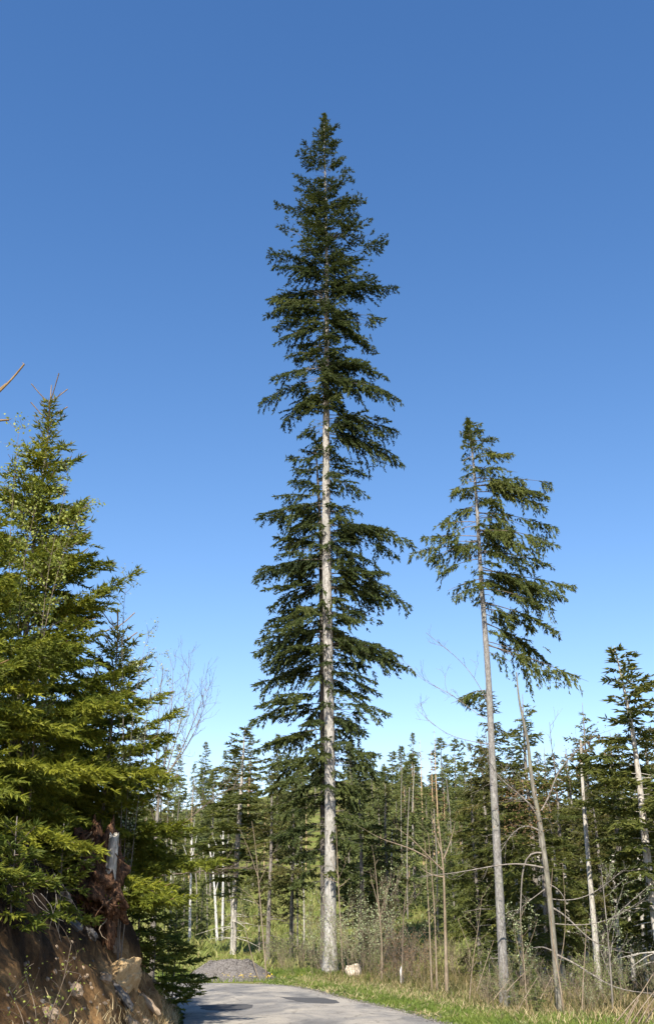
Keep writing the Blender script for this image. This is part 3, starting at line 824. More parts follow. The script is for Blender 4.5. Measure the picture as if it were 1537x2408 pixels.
# ------------------------------------------------------------------ root plate with a broken trunk on the bank
rp = at(238, 2075, 19.6)
base_rp = np.array([rp[0], 19.6, rp[2] - .75])
root = thing('root_plate', 'upturned reddish-brown root plate with a broken pale trunk on the left bank', 'root plate', base_rp)
rng = np.random.default_rng(77)
ob = link('soil_mass', lump('soil_mass', None, (.38, .36, .84), 3, 'root_wood', .62, 8, freq=2.4, nu=96, nv_=64), root)
ob.location = (0, 0, .82); ob.rotation_euler = (0, R(-10), 0)
# pale snapped trunk
q = [at(258, 2075, 19.4), at(262, 2035, 19.35), at(266, 1995, 19.3), at(270, 1962, 19.3)]
w = Wood(); w.tube(dense(np.array(q), 14), np.linspace(.10, .085, 14), 12)
Vt = w.V[0]
for i in range(12):                                        # splintered end
    Vt[-12 + i, 2] += rng.uniform(-.10, .08)
capc = Vt[-12:].mean(0) - np.array([0, 0, .06])
tri = np.array([[14 * 12 - 12 + i, 14 * 12 - 12 + (i + 1) % 12, 14 * 12] for i in range(12)])
link('broken_trunk', mesh_from('broken_trunk', np.vstack([Vt, capc]) - base_rp, [w.F[0], tri], 'pale_bark', smooth=False), root)
for k in range(34):
    a = np.array([rng.uniform(-.30, .30), -rng.uniform(.1, .34), rng.uniform(.1, 1.6)])
    d = unit(np.array([rng.normal(0, .6), -rng.uniform(.1, .6), rng.normal(-.3, .8)]))
    P = [a]
    for s in range(5):
        d = unit(d + rng.normal(0, .35, 3) + np.array([0, 0, -.12])); P.append(P[-1] + d * rng.uniform(.06, .14))
    w = Wood(); w.tube(P, np.linspace(rng.uniform(.010, .028), .003, 6), 5)
    w.link('root', 'root_wood' if k % 4 else 'tan_twig', root)
# hanging fine roots along the crest of the bank
rng = np.random.default_rng(78)
for k in range(7):
    Y = rng.uniform(14, 19.5); X = left_edge(Y) - .25 - rng.uniform(1.2, 1.9)
    w = Wood()
    for m_ in range(5):
        p0 = np.array([X + rng.normal(0, .12), Y + rng.normal(0, .15), gz(X, Y) + .12]); P = [p0]
        d = np.array([.35, -.15, -.5])
        for s in range(6):
            d = d + rng.normal(0, .22, 3) + np.array([0, 0, -.12]); P.append(P[-1] + unit(d) * .13)
        w.tube(P, np.linspace(.006, .002, 7), 4)
    o = w.link('hanging_roots', 'fir_bark_dark', None)
    tag(o, 'thin dark roots hanging from the shaded top of the left bank', 'roots', 'roots hanging from the bank top')

# stones and clay on the bank
rng = np.random.default_rng(15)
def bank_point(x, y):
    """where the line of sight through a photo position meets the bank mesh"""
    o = np.array([0, 0, EYE]); d = at(x, y, 10) - o; d /= np.linalg.norm(d)
    vv = BANK_V.reshape(-1, 3) - o
    t = vv @ d
    dist = np.linalg.norm(vv - t[:, None] * d, axis=1)
    ok = np.where((dist < .10) & (t > 4))[0]
    if len(ok) == 0: ok = np.array([np.argmin(dist + (t < 4) * 99)])
    return BANK_V.reshape(-1, 3)[ok[np.argmin(t[ok])]]
def stone(px, size, mat, label, rot=(0, 0, 0), seed=1, amp=.45, sink=.3, group=None, name='stone'):
    c = bank_point(*px)
    big = name == 'clay_block'
    me = lump(name, None, size, seed, mat, amp, 6 if big else 3, nu=60 if big else 14, nv_=40 if big else 9, freq=1.7 if big else 2.2)
    for p_ in me.polygons: p_.use_smooth = False
    o = link(name, me)
    o.location = c + np.array([0, 0, size[2] * (1 - 2 * sink) * .5]); o.rotation_euler = rot
    return tag(o, label, 'stone', group)
stone((278, 2222), (.13, .12, .14), 'stone', 'rounded grey-brown boulder in the middle of the shaded bank', (0, .3, .5), 2)
stone((318, 2398), (.20, .16, .07), 'pale_stone', 'flat pale stone at the foot of the bank beside the road', (.1, .5, .3), 3)
stone((352, 2402), (.16, .12, .09), 'pale_stone', 'pale block at the foot of the bank, rightmost stone at the lower edge', (.2, .3, 1.3), 4)
stone((362, 2352), (.26, .10, .06), 'pale_stone', 'long tan slab lying on the lit lower bank', (.1, .75, .2), 5)
stone((300, 2335), (.30, .12, .07), 'dark_slab', 'long grey slab lying down the bank above the tan slab', (.0, .85, .25), 6)
stone((185, 2170), (.17, .12, .07), 'dark_slab', 'dark grey slab high in the shade of the bank', (.3, .5, .2), 7)
stone((222, 2190), (.14, .11, .07), 'dark_slab', 'dark slab just below the other one in the bank shade', (.1, .6, .9), 8)
stone((160, 2120), (.15, .12, .12), 'stone', 'tawny stone near the top of the shaded bank', (.2, .1, .4), 9)
stone((190, 2330), (.13, .11, .10), 'pale_stone', 'pinkish stone low on the left part of the bank', (.2, .3, .4), 10)
stone((135, 2395), (.12, .10, .07), 'pale_stone', 'small orange stone at the lower edge left of the bank', (.1, .2, .4), 11)
stone((258, 2305), (.11, .09, .08), 'pale_stone', 'small knobbly clod on the lit rill of the bank', (.1, .2, .9), 12)
for i in range(60):
    x, y = rng.uniform(20, 350), rng.uniform(2200, 2400)
    s = rng.uniform(.008, .03)
    stone((x, y), (s * 1.3, s, s * .8), rng.choice(['pale_stone', 'stone', 'stone', 'dark_slab']), 'small pebble-sized stone scattered over the lower left bank', (rng.uniform(0, 1), rng.uniform(0, 1), rng.uniform(0, 3)), 20 + i, group='small stones on the bank')
cl = stone((322, 2322), (.24, .70, .58), 'pale_clay', 'pale sandy clay face catching the sun at the end of the bank', (0, .62, -.2), 61, .22, .35, name='clay_block')
cl['category'] = 'clay'
cl.location.x -= .30; cl.location.z -= .12

# ------------------------------------------------------------------ conifers of the wood (patterns that are copied)
def wood_proto(name, H, r, low, seed, mat, bark, n_per_m, sl, sw, sec_gap, ter_gap, hang=.3, half=.30, bark_r=.011, t0=.12, rise=(-.25, -.05, .6), curl=-.05, gaps=.0, lean=0.0, sec_ratio=.27, stubs=0, cap=.8):
    rng = np.random.default_rng(seed)
    ax = lambda z: np.array([lean * (z / H) ** 2 + .05 * math.sin(z * .6 + seed), .05 * math.sin(z * .5), min(z, H)])
    prof = lambda u: min(r, ((1 - u) * (1 - low) * H) ** .85 * half + .10) * (1 - .45 * (u < .12) - .2 * (u < .25))
    br = spread_branches(rng, ax, H * low, H * .992, prof, n_per_m * 1.25, lambda u: float(np.interp(u, [0, .6, 1], rise)), lambda u: curl, None, float(seed))
    if gaps: br = [b for b in br if rng.uniform() > gaps]
    t = thing(name, 'conifer', 'tree')
    wd = Wood()
    P, D, L, Wd, T = conifer(br, rng, wd, sec_gap=sec_gap, ter_gap=ter_gap, sl=sl, sw=sw, hang=hang, sec_ratio=sec_ratio, sec_cap=cap, t0=t0, br=.014)
    link('trunk', trunk_mesh('trunk', [ax(z) for z in np.linspace(-.6, H, 16)], [bark_r * H, bark_r * .9 * H, bark_r * .75 * H, bark_r * .5 * H, .012], bark, (0, 0, 0), 8), t)
    for k in range(stubs):
        z = H * low * rng.uniform(.25, 1.15); a = ax(z); az = rng.uniform(0, 6.28); h = np.array([math.cos(az), math.sin(az), rng.uniform(-.35, .1)])
        ln = rng.uniform(.3, 1.0) * min(r, 1.6)
        wd.tube([a, a + h * ln * .5, a + h * ln + np.array([0, 0, -.1 * ln])], [.022, .016, .006], 4)
    tag(wd.link('boughs', bark, t), kind='stuff')
    link('crown', shoots_mesh('crown', P, D, L, Wd, T, mat, rng), t)
    t['height'] = H
    return t
used = set()
def place(proto, x, ytop, Y, label, group=None, wide=1.0, rz=None, seed=None, base=None):
    """stand a conifer where the photo shows its top, feet on the ground"""
    q = at(x, ytop, Y)
    zb = float(ground(q[0], Y)) - .05 if base is None else base
    s = (q[2] - zb) / proto['height']
    rz = (x * 1.7 + Y) % 6.28 if rz is None else rz
    sc = (s * wide, s * wide, s)
    if proto.name not in used:
        used.add(proto.name)
        proto.location = (q[0], Y, zb); proto.rotation_euler = (0, 0, rz); proto.scale = sc
        proto['label'] = label
        if group: proto['group'] = group
        return proto
    o = copy_thing(proto, (q[0], Y, zb), rz, sc, label)
    if group: o['group'] = group
    elif 'group' in o: del o['group']
    return o
pm1 = wood_proto('wood_spruce', 15, 2.6, .04, 101, 'wood_needles', 'wood_bark', 8, .24, .085, .20, .085, half=.50, rise=(-.25, -.02, .7))
pm2 = wood_proto('wood_spruce', 14, 2.2, .22, 102, 'brown_wood_needles', 'wood_bark', 8, .23, .08, .20, .085, half=.46, hang=.45, stubs=22)
pm3 = wood_proto('wood_fir', 12, 2.0, .24, 103, 'wood_needles', 'pale_bark', 12, .22, .085, .16, .085, half=.52, hang=.2, rise=(-.1, .05, .8), stubs=26, lean=-.5)
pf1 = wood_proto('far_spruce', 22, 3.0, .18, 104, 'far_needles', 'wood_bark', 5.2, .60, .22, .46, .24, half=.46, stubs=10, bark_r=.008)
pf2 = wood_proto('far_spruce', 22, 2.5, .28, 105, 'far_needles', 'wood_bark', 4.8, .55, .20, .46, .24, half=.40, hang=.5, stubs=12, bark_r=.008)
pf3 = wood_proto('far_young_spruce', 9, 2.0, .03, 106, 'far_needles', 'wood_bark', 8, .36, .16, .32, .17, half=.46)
pd1 = wood_proto('dead_spruce', 22, 1.5, .42, 107, 'dead_needles', 'snag_wood', 3.0, .40, .13, .5, .26, half=.22, hang=.6, gaps=.3, bark_r=.007)
pd2 = wood_proto('bare_dead_spruce', 22, 1.3, .25, 108, 'grey_dead_twigs', 'snag_wood', 2.2, .42, .035, .8, .5, half=.20, hang=.5, gaps=.2, bark_r=.0065)

# the ones behind the right-hand spruce, each told apart
place(pm2, 1146, 1622, 44, 'brownish spruce straight behind the bare trunk of the leaning spruce', wide=1.15)
place(pm1, 1226, 1632, 42, 'dense green spruce between the leaning spruce and the curved beech', wide=1.05)
place(pm1, 1366, 1652, 56, 'pointed spruce rising between the curved beech and the right-edge fir', wide=.85)
q = at(1478, 1522, 36)
place(pm3, 1478, 1522, 36, 'fir at the right edge with pale leaning trunk and bare lower branches', wide=1.25, rz=.3)
place(pm3, 565, 1712, 62, 'small fir with a pale straight trunk behind the gravel heap', wide=1.35, rz=2.0)
place(pm2, 1538, 1640, 46, 'dark spruce cut off by the right edge behind the right-edge fir', wide=1.0)
place(pm2, 1300, 1770, 50, 'brownish spruce filling the gap behind the curved beech', wide=1.2)
place(pm1, 1430, 1720, 48, 'broad spruce left of the right-edge fir in the dark wood', wide=1.3)
place(pm1, 1105, 1800, 47, 'green spruce just left of the leaning spruce trunk', wide=1.0)
place(pm1, 1500, 1800, 41, 'low-skirted spruce under the right-edge fir', wide=1.2)
place(pm1, 1260, 1850, 39.5, 'shorter spruce low behind the curved beech', wide=1.3)
place(pm2, 1390, 1860, 43, 'shorter brownish spruce right of the curved beech', wide=1.3)
place(pm2, 640, 1800, 57, 'dark spruce low at the left behind the two tall firs', wide=1.1)
place(pm2, 690, 1830, 60, 'brownish spruce seen between the small fir and the tall firs', wide=1.1)
place(pm1, 845, 1800, 55, 'dark spruce low at the right behind the two tall firs', wide=1.2)
place(pm2, 905, 1850, 60, 'brownish spruce right of the tall firs at the edge of the clearing', wide=1.1)
place(pm2, 388, 1752, 66, 'dark slim spruce behind the bare tree at the end of the bank', wide=.7)
place(pm1, 440, 1900, 84, 'dark spruce low between the bare tree and the small fir', wide=.9)
rng = np.random.default_rng(201)
G1 = 'spruces of the dark wood on the right'
for i in range(26):
    x = rng.uniform(1080, 1620); Y = rng.uniform(48, 78)
    place([pm1, pm2][i % 2], x, rng.uniform(1700, 1850), Y, 'crowded spruce deep in the dark wood on the right', G1, wide=rng.uniform(.8, 1.2))
# far slope: listed tops, then the mass between them
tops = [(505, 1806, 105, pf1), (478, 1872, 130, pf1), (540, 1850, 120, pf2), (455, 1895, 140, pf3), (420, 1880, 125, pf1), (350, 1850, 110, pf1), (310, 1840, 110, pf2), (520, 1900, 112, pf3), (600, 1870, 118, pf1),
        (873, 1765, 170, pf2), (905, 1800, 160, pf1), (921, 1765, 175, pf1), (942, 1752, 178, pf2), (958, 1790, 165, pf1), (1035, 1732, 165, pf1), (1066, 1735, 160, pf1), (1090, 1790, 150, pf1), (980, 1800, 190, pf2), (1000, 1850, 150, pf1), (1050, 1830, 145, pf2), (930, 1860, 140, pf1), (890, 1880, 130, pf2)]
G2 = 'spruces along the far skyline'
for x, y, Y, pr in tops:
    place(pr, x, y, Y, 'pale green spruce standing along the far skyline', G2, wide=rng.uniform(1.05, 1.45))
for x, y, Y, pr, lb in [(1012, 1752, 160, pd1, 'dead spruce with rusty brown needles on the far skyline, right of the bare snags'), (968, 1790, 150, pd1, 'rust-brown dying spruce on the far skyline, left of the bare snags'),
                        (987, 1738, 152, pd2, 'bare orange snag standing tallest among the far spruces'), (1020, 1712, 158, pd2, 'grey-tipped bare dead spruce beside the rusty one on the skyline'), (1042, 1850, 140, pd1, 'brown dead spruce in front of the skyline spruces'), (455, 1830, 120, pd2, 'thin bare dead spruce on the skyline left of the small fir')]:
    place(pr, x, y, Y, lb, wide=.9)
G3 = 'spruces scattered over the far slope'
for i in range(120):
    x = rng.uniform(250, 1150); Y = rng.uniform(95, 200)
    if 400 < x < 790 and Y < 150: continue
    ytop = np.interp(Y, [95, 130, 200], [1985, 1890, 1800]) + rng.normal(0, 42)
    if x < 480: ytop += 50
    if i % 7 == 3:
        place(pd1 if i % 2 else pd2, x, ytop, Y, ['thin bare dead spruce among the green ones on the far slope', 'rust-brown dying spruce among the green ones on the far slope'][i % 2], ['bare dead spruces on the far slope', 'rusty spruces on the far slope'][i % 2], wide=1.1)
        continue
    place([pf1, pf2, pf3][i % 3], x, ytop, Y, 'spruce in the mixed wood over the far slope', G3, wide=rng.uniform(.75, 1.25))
G4 = 'young spruces on the clearing'
for i in range(40):
    x = rng.choice([rng.uniform(380, 620), rng.uniform(800, 1120), rng.uniform(850, 1150)]); Y = rng.uniform(68, 120)
    q = at(x, 2000, Y)
    h = rng.uniform(2.0, 5.0)
    yt = H_D / 2 - F_D * math.tan(math.atan2(float(ground(q[0], Y)) + h - EYE, Y) - PITCH)
    place(pf3, x, yt, Y, 'small bushy spruce growing on the clearing behind the road', G4, wide=rng.uniform(.8, 1.3))
G5 = 'spruces closing the far ridge'
for i in range(46):
    X = rng.uniform(-95, 110); Y = rng.uniform(200, 330)
    z = float(ground(X, Y)); s = rng.uniform(.6, .95)
    copy_thing([pf1, pf2][i % 2], (X, Y, z - .1), rng.uniform(0, 6), s, 'distant spruce closing the top of the far ridge', G5)

# ------------------------------------------------------------------ bare poles and birches on the clearing
def px_line(pts, Y, jit=0.0, rng=None):
    return np.array([at(x, y, Y + (0 if rng is None else rng.normal(0, jit))) for x, y in pts])
def pole(name, pts, Y, r0, r1, mat, label, cat, group=None, limbs=(), lr=.35, leaf=None):
    P = px_line(pts, Y)
    base = P[0].copy(); g = gz(base[0], Y)
    if abs(base[2] - g) < 1.6 or base[2] > g: P = np.vstack([[base[0], Y, g - .1], P[1:] if abs(base[2] - g) < .6 else P]); base = P[0].copy()
    t = thing(name, label, cat, base, group)
    link('trunk', trunk_mesh('trunk', P, [r0, (r0 + r1) / 2, r1], mat, base, 8), t)
    for lp in limbs:
        w = Wood(); LP = px_line(lp, Y)
        LP[1:, 1] += np.linspace(0, .3, len(LP) - 1) * ((hash(lp[0]) % 7) - 3) / 3
        w.tube(dense(LP, max(6, len(LP) * 3)), [r0 * lr, .006], 5)
        w.link('branch', mat, t, base)
    return t
GB = 'thin pale dead poles on the clearing'
for k, (x, y0, y1, Y) in enumerate([(464, 2165, 1990, 75), (488, 2170, 2000, 78), (403, 2130, 1900, 70), (610, 2230, 2020, 64), (700, 2250, 1990, 66), (715, 2185, 1960, 70), (689, 2160, 1985, 72), (545, 2195, 2050, 70), (920, 2180, 1950, 70), (1028, 2160, 1900, 80),
                                    (957, 2120, 1850, 90), (970, 2000, 1800, 120), (943, 1990, 1800, 118), (1060, 2020, 1830, 110)]):
    pole('dead_pole', [(x, y0), (x - 1, (y0 + y1) / 2), (x - 3 + 9 * math.sin(x), y1)], Y, .055, .03, ('wood_bark', 'grey_twig', 'pale_bark')[k % 3], 'thin pale branchless trunk standing on the clearing', 'dead tree', GB)
birches = [((447, 2200), [(447, 2200), (449, 2060), (452, 1960)], 72, [[(449, 2050), (440, 2010), (430, 1985)], [(451, 1990), (446, 1950), (444, 1925)], [(451, 1975), (456, 1945), (459, 1920)], [(450, 2020), (458, 1990), (463, 1960)]], 'white birch with bare forked top, left one on the clearing'),
           ((523, 2140), [(524, 2160), (525, 2050), (525, 1940)], 74, [[(524, 2020), (510, 1990), (500, 1965)], [(525, 2010), (533, 1985), (540, 1968)], [(525, 1985), (520, 1965), (514, 1950)]], 'white birch with spread bare limbs left of the small fir'),
           ((515, 2190), [(512, 2200), (505, 2090), (498, 2020), (490, 1980)], 73, [[(499, 2030), (503, 2005), (505, 1990)], [(506, 2100), (513, 2075), (516, 2050)]], 'leaning bent birch between the two upright birches')]
for _, pts_, Y, limbs, lb in birches:
    pole('birch_tree', pts_, Y, .10, .04, 'birch_bark', lb, 'tree', limbs=limbs, lr=.4)

# ------------------------------------------------------------------ leafless broadleaf trees
def twigs(w, p, d, ln, r, rng, depth, spread_=.55, up=.15, k=4, kids=3, leaf=None, minr=.0035):
    n = 4
    P = [np.asarray(p, float)]
    dd = np.asarray(d, float)
    for s in range(n):
        dd = unit(dd + rng.normal(0, .13, 3) + np.array([0, 0, up * .25])); P.append(P[-1] + dd * ln / n)
    w.tube(P, np.linspace(r, max(minr * .8, r * .55), n + 1), k if r > .012 else 3)
    if leaf is not None and depth <= 1:
        for q in P[1:]: leaf.append(q)
    if depth <= 0: return
    for i in range(kids):
        s = rng.uniform(.35, 1); j = min(n - 1, int(s * n)); q = P[j] + (P[j + 1] - P[j]) * (s * n - j)
        nd = unit(dd + rng.normal(0, spread_, 3) + np.array([0, 0, up]))
        twigs(w, q, nd, ln * rng.uniform(.5, .8), max(minr, r * .55), rng, depth - 1, spread_, up, k, kids, leaf, minr)
def leaves_mesh(name, pts, size, mat, rng, off, per=3, spread_=.05):
    P = np.repeat(np.asarray(pts), per, 0) + rng.normal(0, spread_, (len(pts) * per, 3))
    D = unit(rng.normal(size=P.shape) + np.array([0, -.2, -.3]))
    U = unit(np.cross(D, rng.normal(size=P.shape)))
    s = (size * rng.uniform(.6, 1.3, len(P)))[:, None]
    V = np.stack([P, P + D * s * .5 + U * s * .36, P + D * s, P + D * s * .5 - U * s * .36], 1).reshape(-1, 3) - np.asarray(off)
    return mesh_from(name, V, np.arange(len(P) * 4).reshape(-1, 4), mat, rng.uniform(.1, .9, len(P)))

# bare tree at the end of the bank
rng = np.random.default_rng(301)
BD = 30.0
bp = px_line([(366, 2150), (366, 2030), (368, 1940), (374, 1870), (380, 1810)], BD); bp[0, 2] = gz(bp[0, 0], BD) - .1
bt = thing('bare_tree', 'leafless grey tree with fine twigs rising at the end of the left bank', 'tree', bp[0])
link('trunk', trunk_mesh('trunk', bp, [.085, .075, .066, .05, .034], 'wood_bark', bp[0], 10), bt)
for pts_ in ([(372, 1880), (388, 1800), (400, 1700), (404, 1570)], [(374, 1870), (400, 1780), (425, 1690), (440, 1560)], [(376, 1850), (410, 1790), (448, 1690), (472, 1590)], [(378, 1840), (430, 1780), (470, 1720), (492, 1650)],
             [(372, 1900), (366, 1800), (372, 1700), (378, 1610)], [(370, 1998), (400, 1965), (454, 1909), (500, 1862), (545, 1840)], [(368, 2058), (420, 2056), (480, 2040), (540, 2030), (600, 2036)], [(372, 1950), (352, 1890), (342, 1840)]):
    P = dense(px_line(pts_, BD), 10); P[:, 1] += np.linspace(0, rng.normal(0, .8), 10)
    w = Wood(); w.tube(P, np.linspace(.021, .005, 10), 5)
    for i in range(3, 10):
        for s in range(2):
            d = unit(P[min(i, 9)] - P[i - 1] + rng.normal(0, .09, 3))
            twigs(w, P[i], unit(d + rng.normal(0, .35, 3)), rng.uniform(.3, .75), .007, rng, 2, .35, .2, 3, 2, minr=.0030)
    w.link('branch', 'twig_bark', bt, bp[0])

# curved beech right of the leaning spruce
rng = np.random.default_rng(302)
CD = 27.5
cp_ = [(1316, 2392), (1308, 2300), (1298, 2180), (1288, 2080), (1276, 1990), (1266, 1920), (1255, 1870), (1246, 1810), (1240, 1740), (1228, 1690), (1218, 1640), (1213, 1580)]
P = px_line(cp_, CD); P[0, 2] = gz(P[0, 0], CD) - .1
be = thing('curved_beech', 'thin bent beech with crooked bare branches right of the leaning spruce', 'tree', P[0])
link('trunk', trunk_mesh('trunk', P, [.076, .073, .068, .06, .05, .034, .016], 'beech_bark', P[0], 12), be)
cl_ = [([(1270, 1955), (1240, 1935), (1215, 1945), (1190, 1975), (1172, 2010)], .034, 1), ([(1276, 2005), (1255, 1985), (1235, 1990), (1226, 2030), (1224, 2120), (1220, 2200), (1228, 2260)], .036, 0), ([(1278, 2040), (1240, 2028), (1200, 2027), (1150, 2038), (1090, 2050), (1040, 2058), (985, 2062)], .036, 1),
       ([(1264, 1920), (1245, 1885), (1215, 1860), (1195, 1845), (1170, 1820), (1150, 1790)], .034, 2), ([(1262, 1905), (1222, 1880), (1195, 1870), (1165, 1850)], .02, 2), ([(1272, 1905), (1290, 1890), (1298, 1850), (1305, 1815), (1330, 1790), (1370, 1750), (1410, 1720)], .034, 2), ([(1305, 1815), (1298, 1780), (1292, 1740), (1288, 1700)], .018, 1),
       ([(1274, 1925), (1292, 1918), (1310, 1935), (1330, 1960)], .022, 1), ([(1290, 2130), (1320, 2140), (1345, 2170), (1380, 2210), (1430, 2235), (1480, 2240)], .036, 1), ([(1298, 2240), (1340, 2258), (1380, 2285), (1420, 2320), (1470, 2330), (1530, 2332)], .040, 1), ([(1296, 2235), (1270, 2225), (1240, 2228)], .034, 0),
       ([(1286, 2078), (1300, 2084), (1312, 2100), (1318, 2125)], .022, 0), ([(1288, 2112), (1330, 2120), (1380, 2110), (1430, 2080), (1470, 2045)], .022, 1), ([(1290, 2170), (1360, 2178), (1420, 2168), (1470, 2140), (1510, 2110)], .022, 1), ([(1280, 2090), (1268, 2100), (1240, 2120), (1200, 2160)], .020, 1),
       ([(1148, 1655), (1120, 1600), (1080, 1550), (1030, 1515), (1000, 1490)], .012, 2), ([(1150, 1750), (1100, 1740), (1050, 1725), (1010, 1690), (985, 1665)], .014, 2), ([(1142, 1690), (1100, 1660), (1060, 1620), (1010, 1600), (980, 1570)], .012, 2)]
for pts_, r, dep in cl_:
    Q = dense(px_line(pts_, CD), 14); Q[:, 1] += np.linspace(0, rng.normal(0, .5), 14)
    w = Wood(); w.tube(Q, np.linspace(r * .72, .005, 14), 6)
    for i in range(4, 14):
        if dep and rng.uniform() < .75:
            d = unit(Q[i] - Q[i - 1])
            twigs(w, Q[i], unit(d + rng.normal(0, .5, 3)), rng.uniform(.2, .55), .006, rng, dep, .4, .1, 3, 2, minr=.003)
    w.link('branch', 'grey_twig', be, P[0])
lf = []
for pts_ in ([(1270, 1900), (1230, 1900), (1200, 1920)], [(1300, 1830), (1290, 1880), (1275, 1920)], [(1240, 1850), (1200, 1860), (1180, 1880)], [(1330, 1790), (1370, 1750), (1400, 1725)], [(1230, 1940), (1260, 1950), (1180, 1950)]):
    Q = dense(px_line(pts_, CD), 20)
    lf += list(np.repeat(Q, 5, 0) + rng.normal(0, .16, (100, 3)))
link('withered_leaves', leaves_mesh('withered_leaves', lf, .045, 'brown_leaf', rng, P[0], 2, .05), be)

# saplings and stems by the verge
rng = np.random.default_rng(303)
def sapling(label, pts, Y, r, mat, limbs=(), leaf=None, group=None, name='sapling', tw=0, leafsize=.035, lper=2):
    P = px_line(pts, Y)
    g = gz(P[0, 0], Y)
    P[0, 2] = g - .05
    t = thing(name, label, 'sapling', P[0], group)
    w = Wood(); Pd = dense(P, max(10, len(P) * 4))
    w.tube(Pd, np.linspace(r, max(.004, r * .25), len(Pd)), 6)
    w.link('stem', mat, t, P[0])
    lv = [] if leaf else None
    for lp in limbs:
        Q = dense(px_line(lp, Y), 9); Q[:, 1] += np.linspace(0, rng.normal(0, .3), 9)
        w = Wood(); w.tube(Q, np.linspace(r * .45, .004, 9), 4)
        for i in range(3, 9):
            if rng.uniform() < .6: twigs(w, Q[i], unit(Q[i] - Q[i - 1] + rng.normal(0, .5, 3)), rng.uniform(.12, .35), .005, rng, 1, .4, .2, 3, 2, lv, .003)
            if leaf: lv.append(Q[i])
        w.link('branch', mat, t, P[0])
    if tw:
        w = Wood()
        for i in range(tw):
            j = rng.integers(len(Pd) // 3, len(Pd)); az = rng.uniform(0, 6.28)
            twigs(w, Pd[j], unit(np.array([math.cos(az), math.sin(az), rng.uniform(.5, 1.5)])), rng.uniform(.25, .6), .006, rng, 1, .4, .2, 3, 3, lv, .003)
        tag(w.link('twig_spray', mat, t, P[0]), kind='stuff')
    if leaf and lv: link('leaves', leaves_mesh('leaves', lv, leafsize, leaf, rng, P[0], lper, .04), t)
    return t
sapling('straight tan sapling forked near its top right of the stump', [(1047, 2262), (1046, 2180), (1044, 2110), (1043, 2045), (1036, 1990), (1030, 1930)], 34, .062, 'tan_twig',
        [[(1043, 2048), (1010, 2020), (985, 1990), (960, 1960), (925, 1945)], [(1043, 2062), (1010, 2058), (988, 2040)], [(1042, 2020), (1060, 1980), (1072, 1930)], [(1040, 2010), (1020, 1960), (1010, 1900)], [(1010, 2020), (985, 2000), (940, 1985), (890, 1980), (858, 1955)]])
sapling('pair-leaning thin tan stem left of the forked sapling', [(1012, 2250), (1008, 2150), (1003, 2060), (998, 1975)], 35, .030, 'tan_twig', tw=4)
sapling('thin tan stem closest to the forked sapling', [(1024, 2252), (1022, 2150), (1014, 2050), (1006, 1960)], 35.5, .032, 'tan_twig', tw=4)
sapling('tan stem crossing the foot of the tallest fir on its right', [(806, 2235), (800, 2160), (795, 2080), (792, 2000), (790, 1940)], 46.2, .035, 'tan_twig', [[(796, 2060), (785, 2035), (776, 2005)], [(796, 2065), (806, 2045), (815, 2020)], [(797, 2085), (812, 2075), (820, 2065)], [(795, 2075), (770, 2065), (748, 2045)]])
sapling('slanting forked stem right of the gravel heap', [(628, 2290), (618, 2200), (612, 2120), (605, 2040), (600, 1975), (592, 1930)], 44.5, .032, 'tan_twig', [[(606, 2060), (590, 2010), (570, 1960), (560, 1940)], [(607, 2080), (630, 2030), (650, 1990)], [(610, 2130), (585, 2100), (560, 2085)]], tw=3)
sapling('thin stem leaning left just right of the gravel heap', [(610, 2302), (595, 2260), (582, 2210), (572, 2160), (566, 2120)], 44.2, .02, 'tan_twig', tw=5, leaf='shrub_leaf')
sapling('slim budding stem beside the slanting forked stem', [(626, 2300), (624, 2250), (626, 2200)], 44, .02, 'tan_twig', tw=3, leaf='shrub_leaf')
sapling('grey shrub stem with crooked top right of the pale stump', [(896, 2275), (898, 2230), (895, 2180), (890, 2130), (884, 2060), (878, 2010)], 42, .035, 'tan_twig', [[(893, 2160), (905, 2110), (912, 2060)], [(890, 2130), (875, 2080), (868, 2040)]], tw=5)
sapling('dark budding stem with a gnarled fork left of the forked sapling', [(943, 2260), (946, 2200), (948, 2150), (952, 2100), (962, 2050)], 40, .03, 'twig_bark', [[(947, 2160), (930, 2110), (922, 2070)], [(948, 2150), (968, 2110), (980, 2080)]], tw=9)
sapling('orange forked whip in front of the curved beech', [(1325, 2382), (1318, 2330), (1308, 2270), (1297, 2210), (1292, 2120), (1298, 2040)], 25.5, .022, 'tan_twig', [[(1311, 2285), (1328, 2230), (1330, 2160), (1322, 2090), (1318, 2030)]])
sapling('single orange whip right of the curved beech', [(1366, 2378), (1369, 2310), (1374, 2240), (1378, 2170)], 25.2, .018, 'tan_twig')
sapling('leafy grey willow stems by the right edge', [(1440, 2380), (1434, 2280), (1428, 2200), (1420, 2120), (1412, 2040)], 27, .025, 'grey_twig', [[(1432, 2260), (1450, 2200), (1462, 2150)], [(1428, 2200), (1445, 2130), (1458, 2080)], [(1436, 2300), (1410, 2240), (1400, 2190)], [(1425, 2170), (1470, 2130), (1530, 2080)]], 'willow_leaf', tw=12)
sapling('bushy budding stems between the leaning spruce and curved beech', [(1236, 2340), (1232, 2280), (1226, 2200), (1222, 2140)], 27.5, .02, 'tan_twig', [[(1233, 2280), (1212, 2220), (1205, 2170)], [(1230, 2250), (1250, 2200), (1258, 2160)]], 'willow_leaf', tw=14)
sapling('wispy leafing stem left of the leaning spruce', [(1100, 2330), (1110, 2260), (1124, 2180), (1132, 2110)], 29.5, .018, 'tan_twig', [[(1110, 2260), (1095, 2200), (1080, 2160)]], 'shrub_leaf', tw=8)

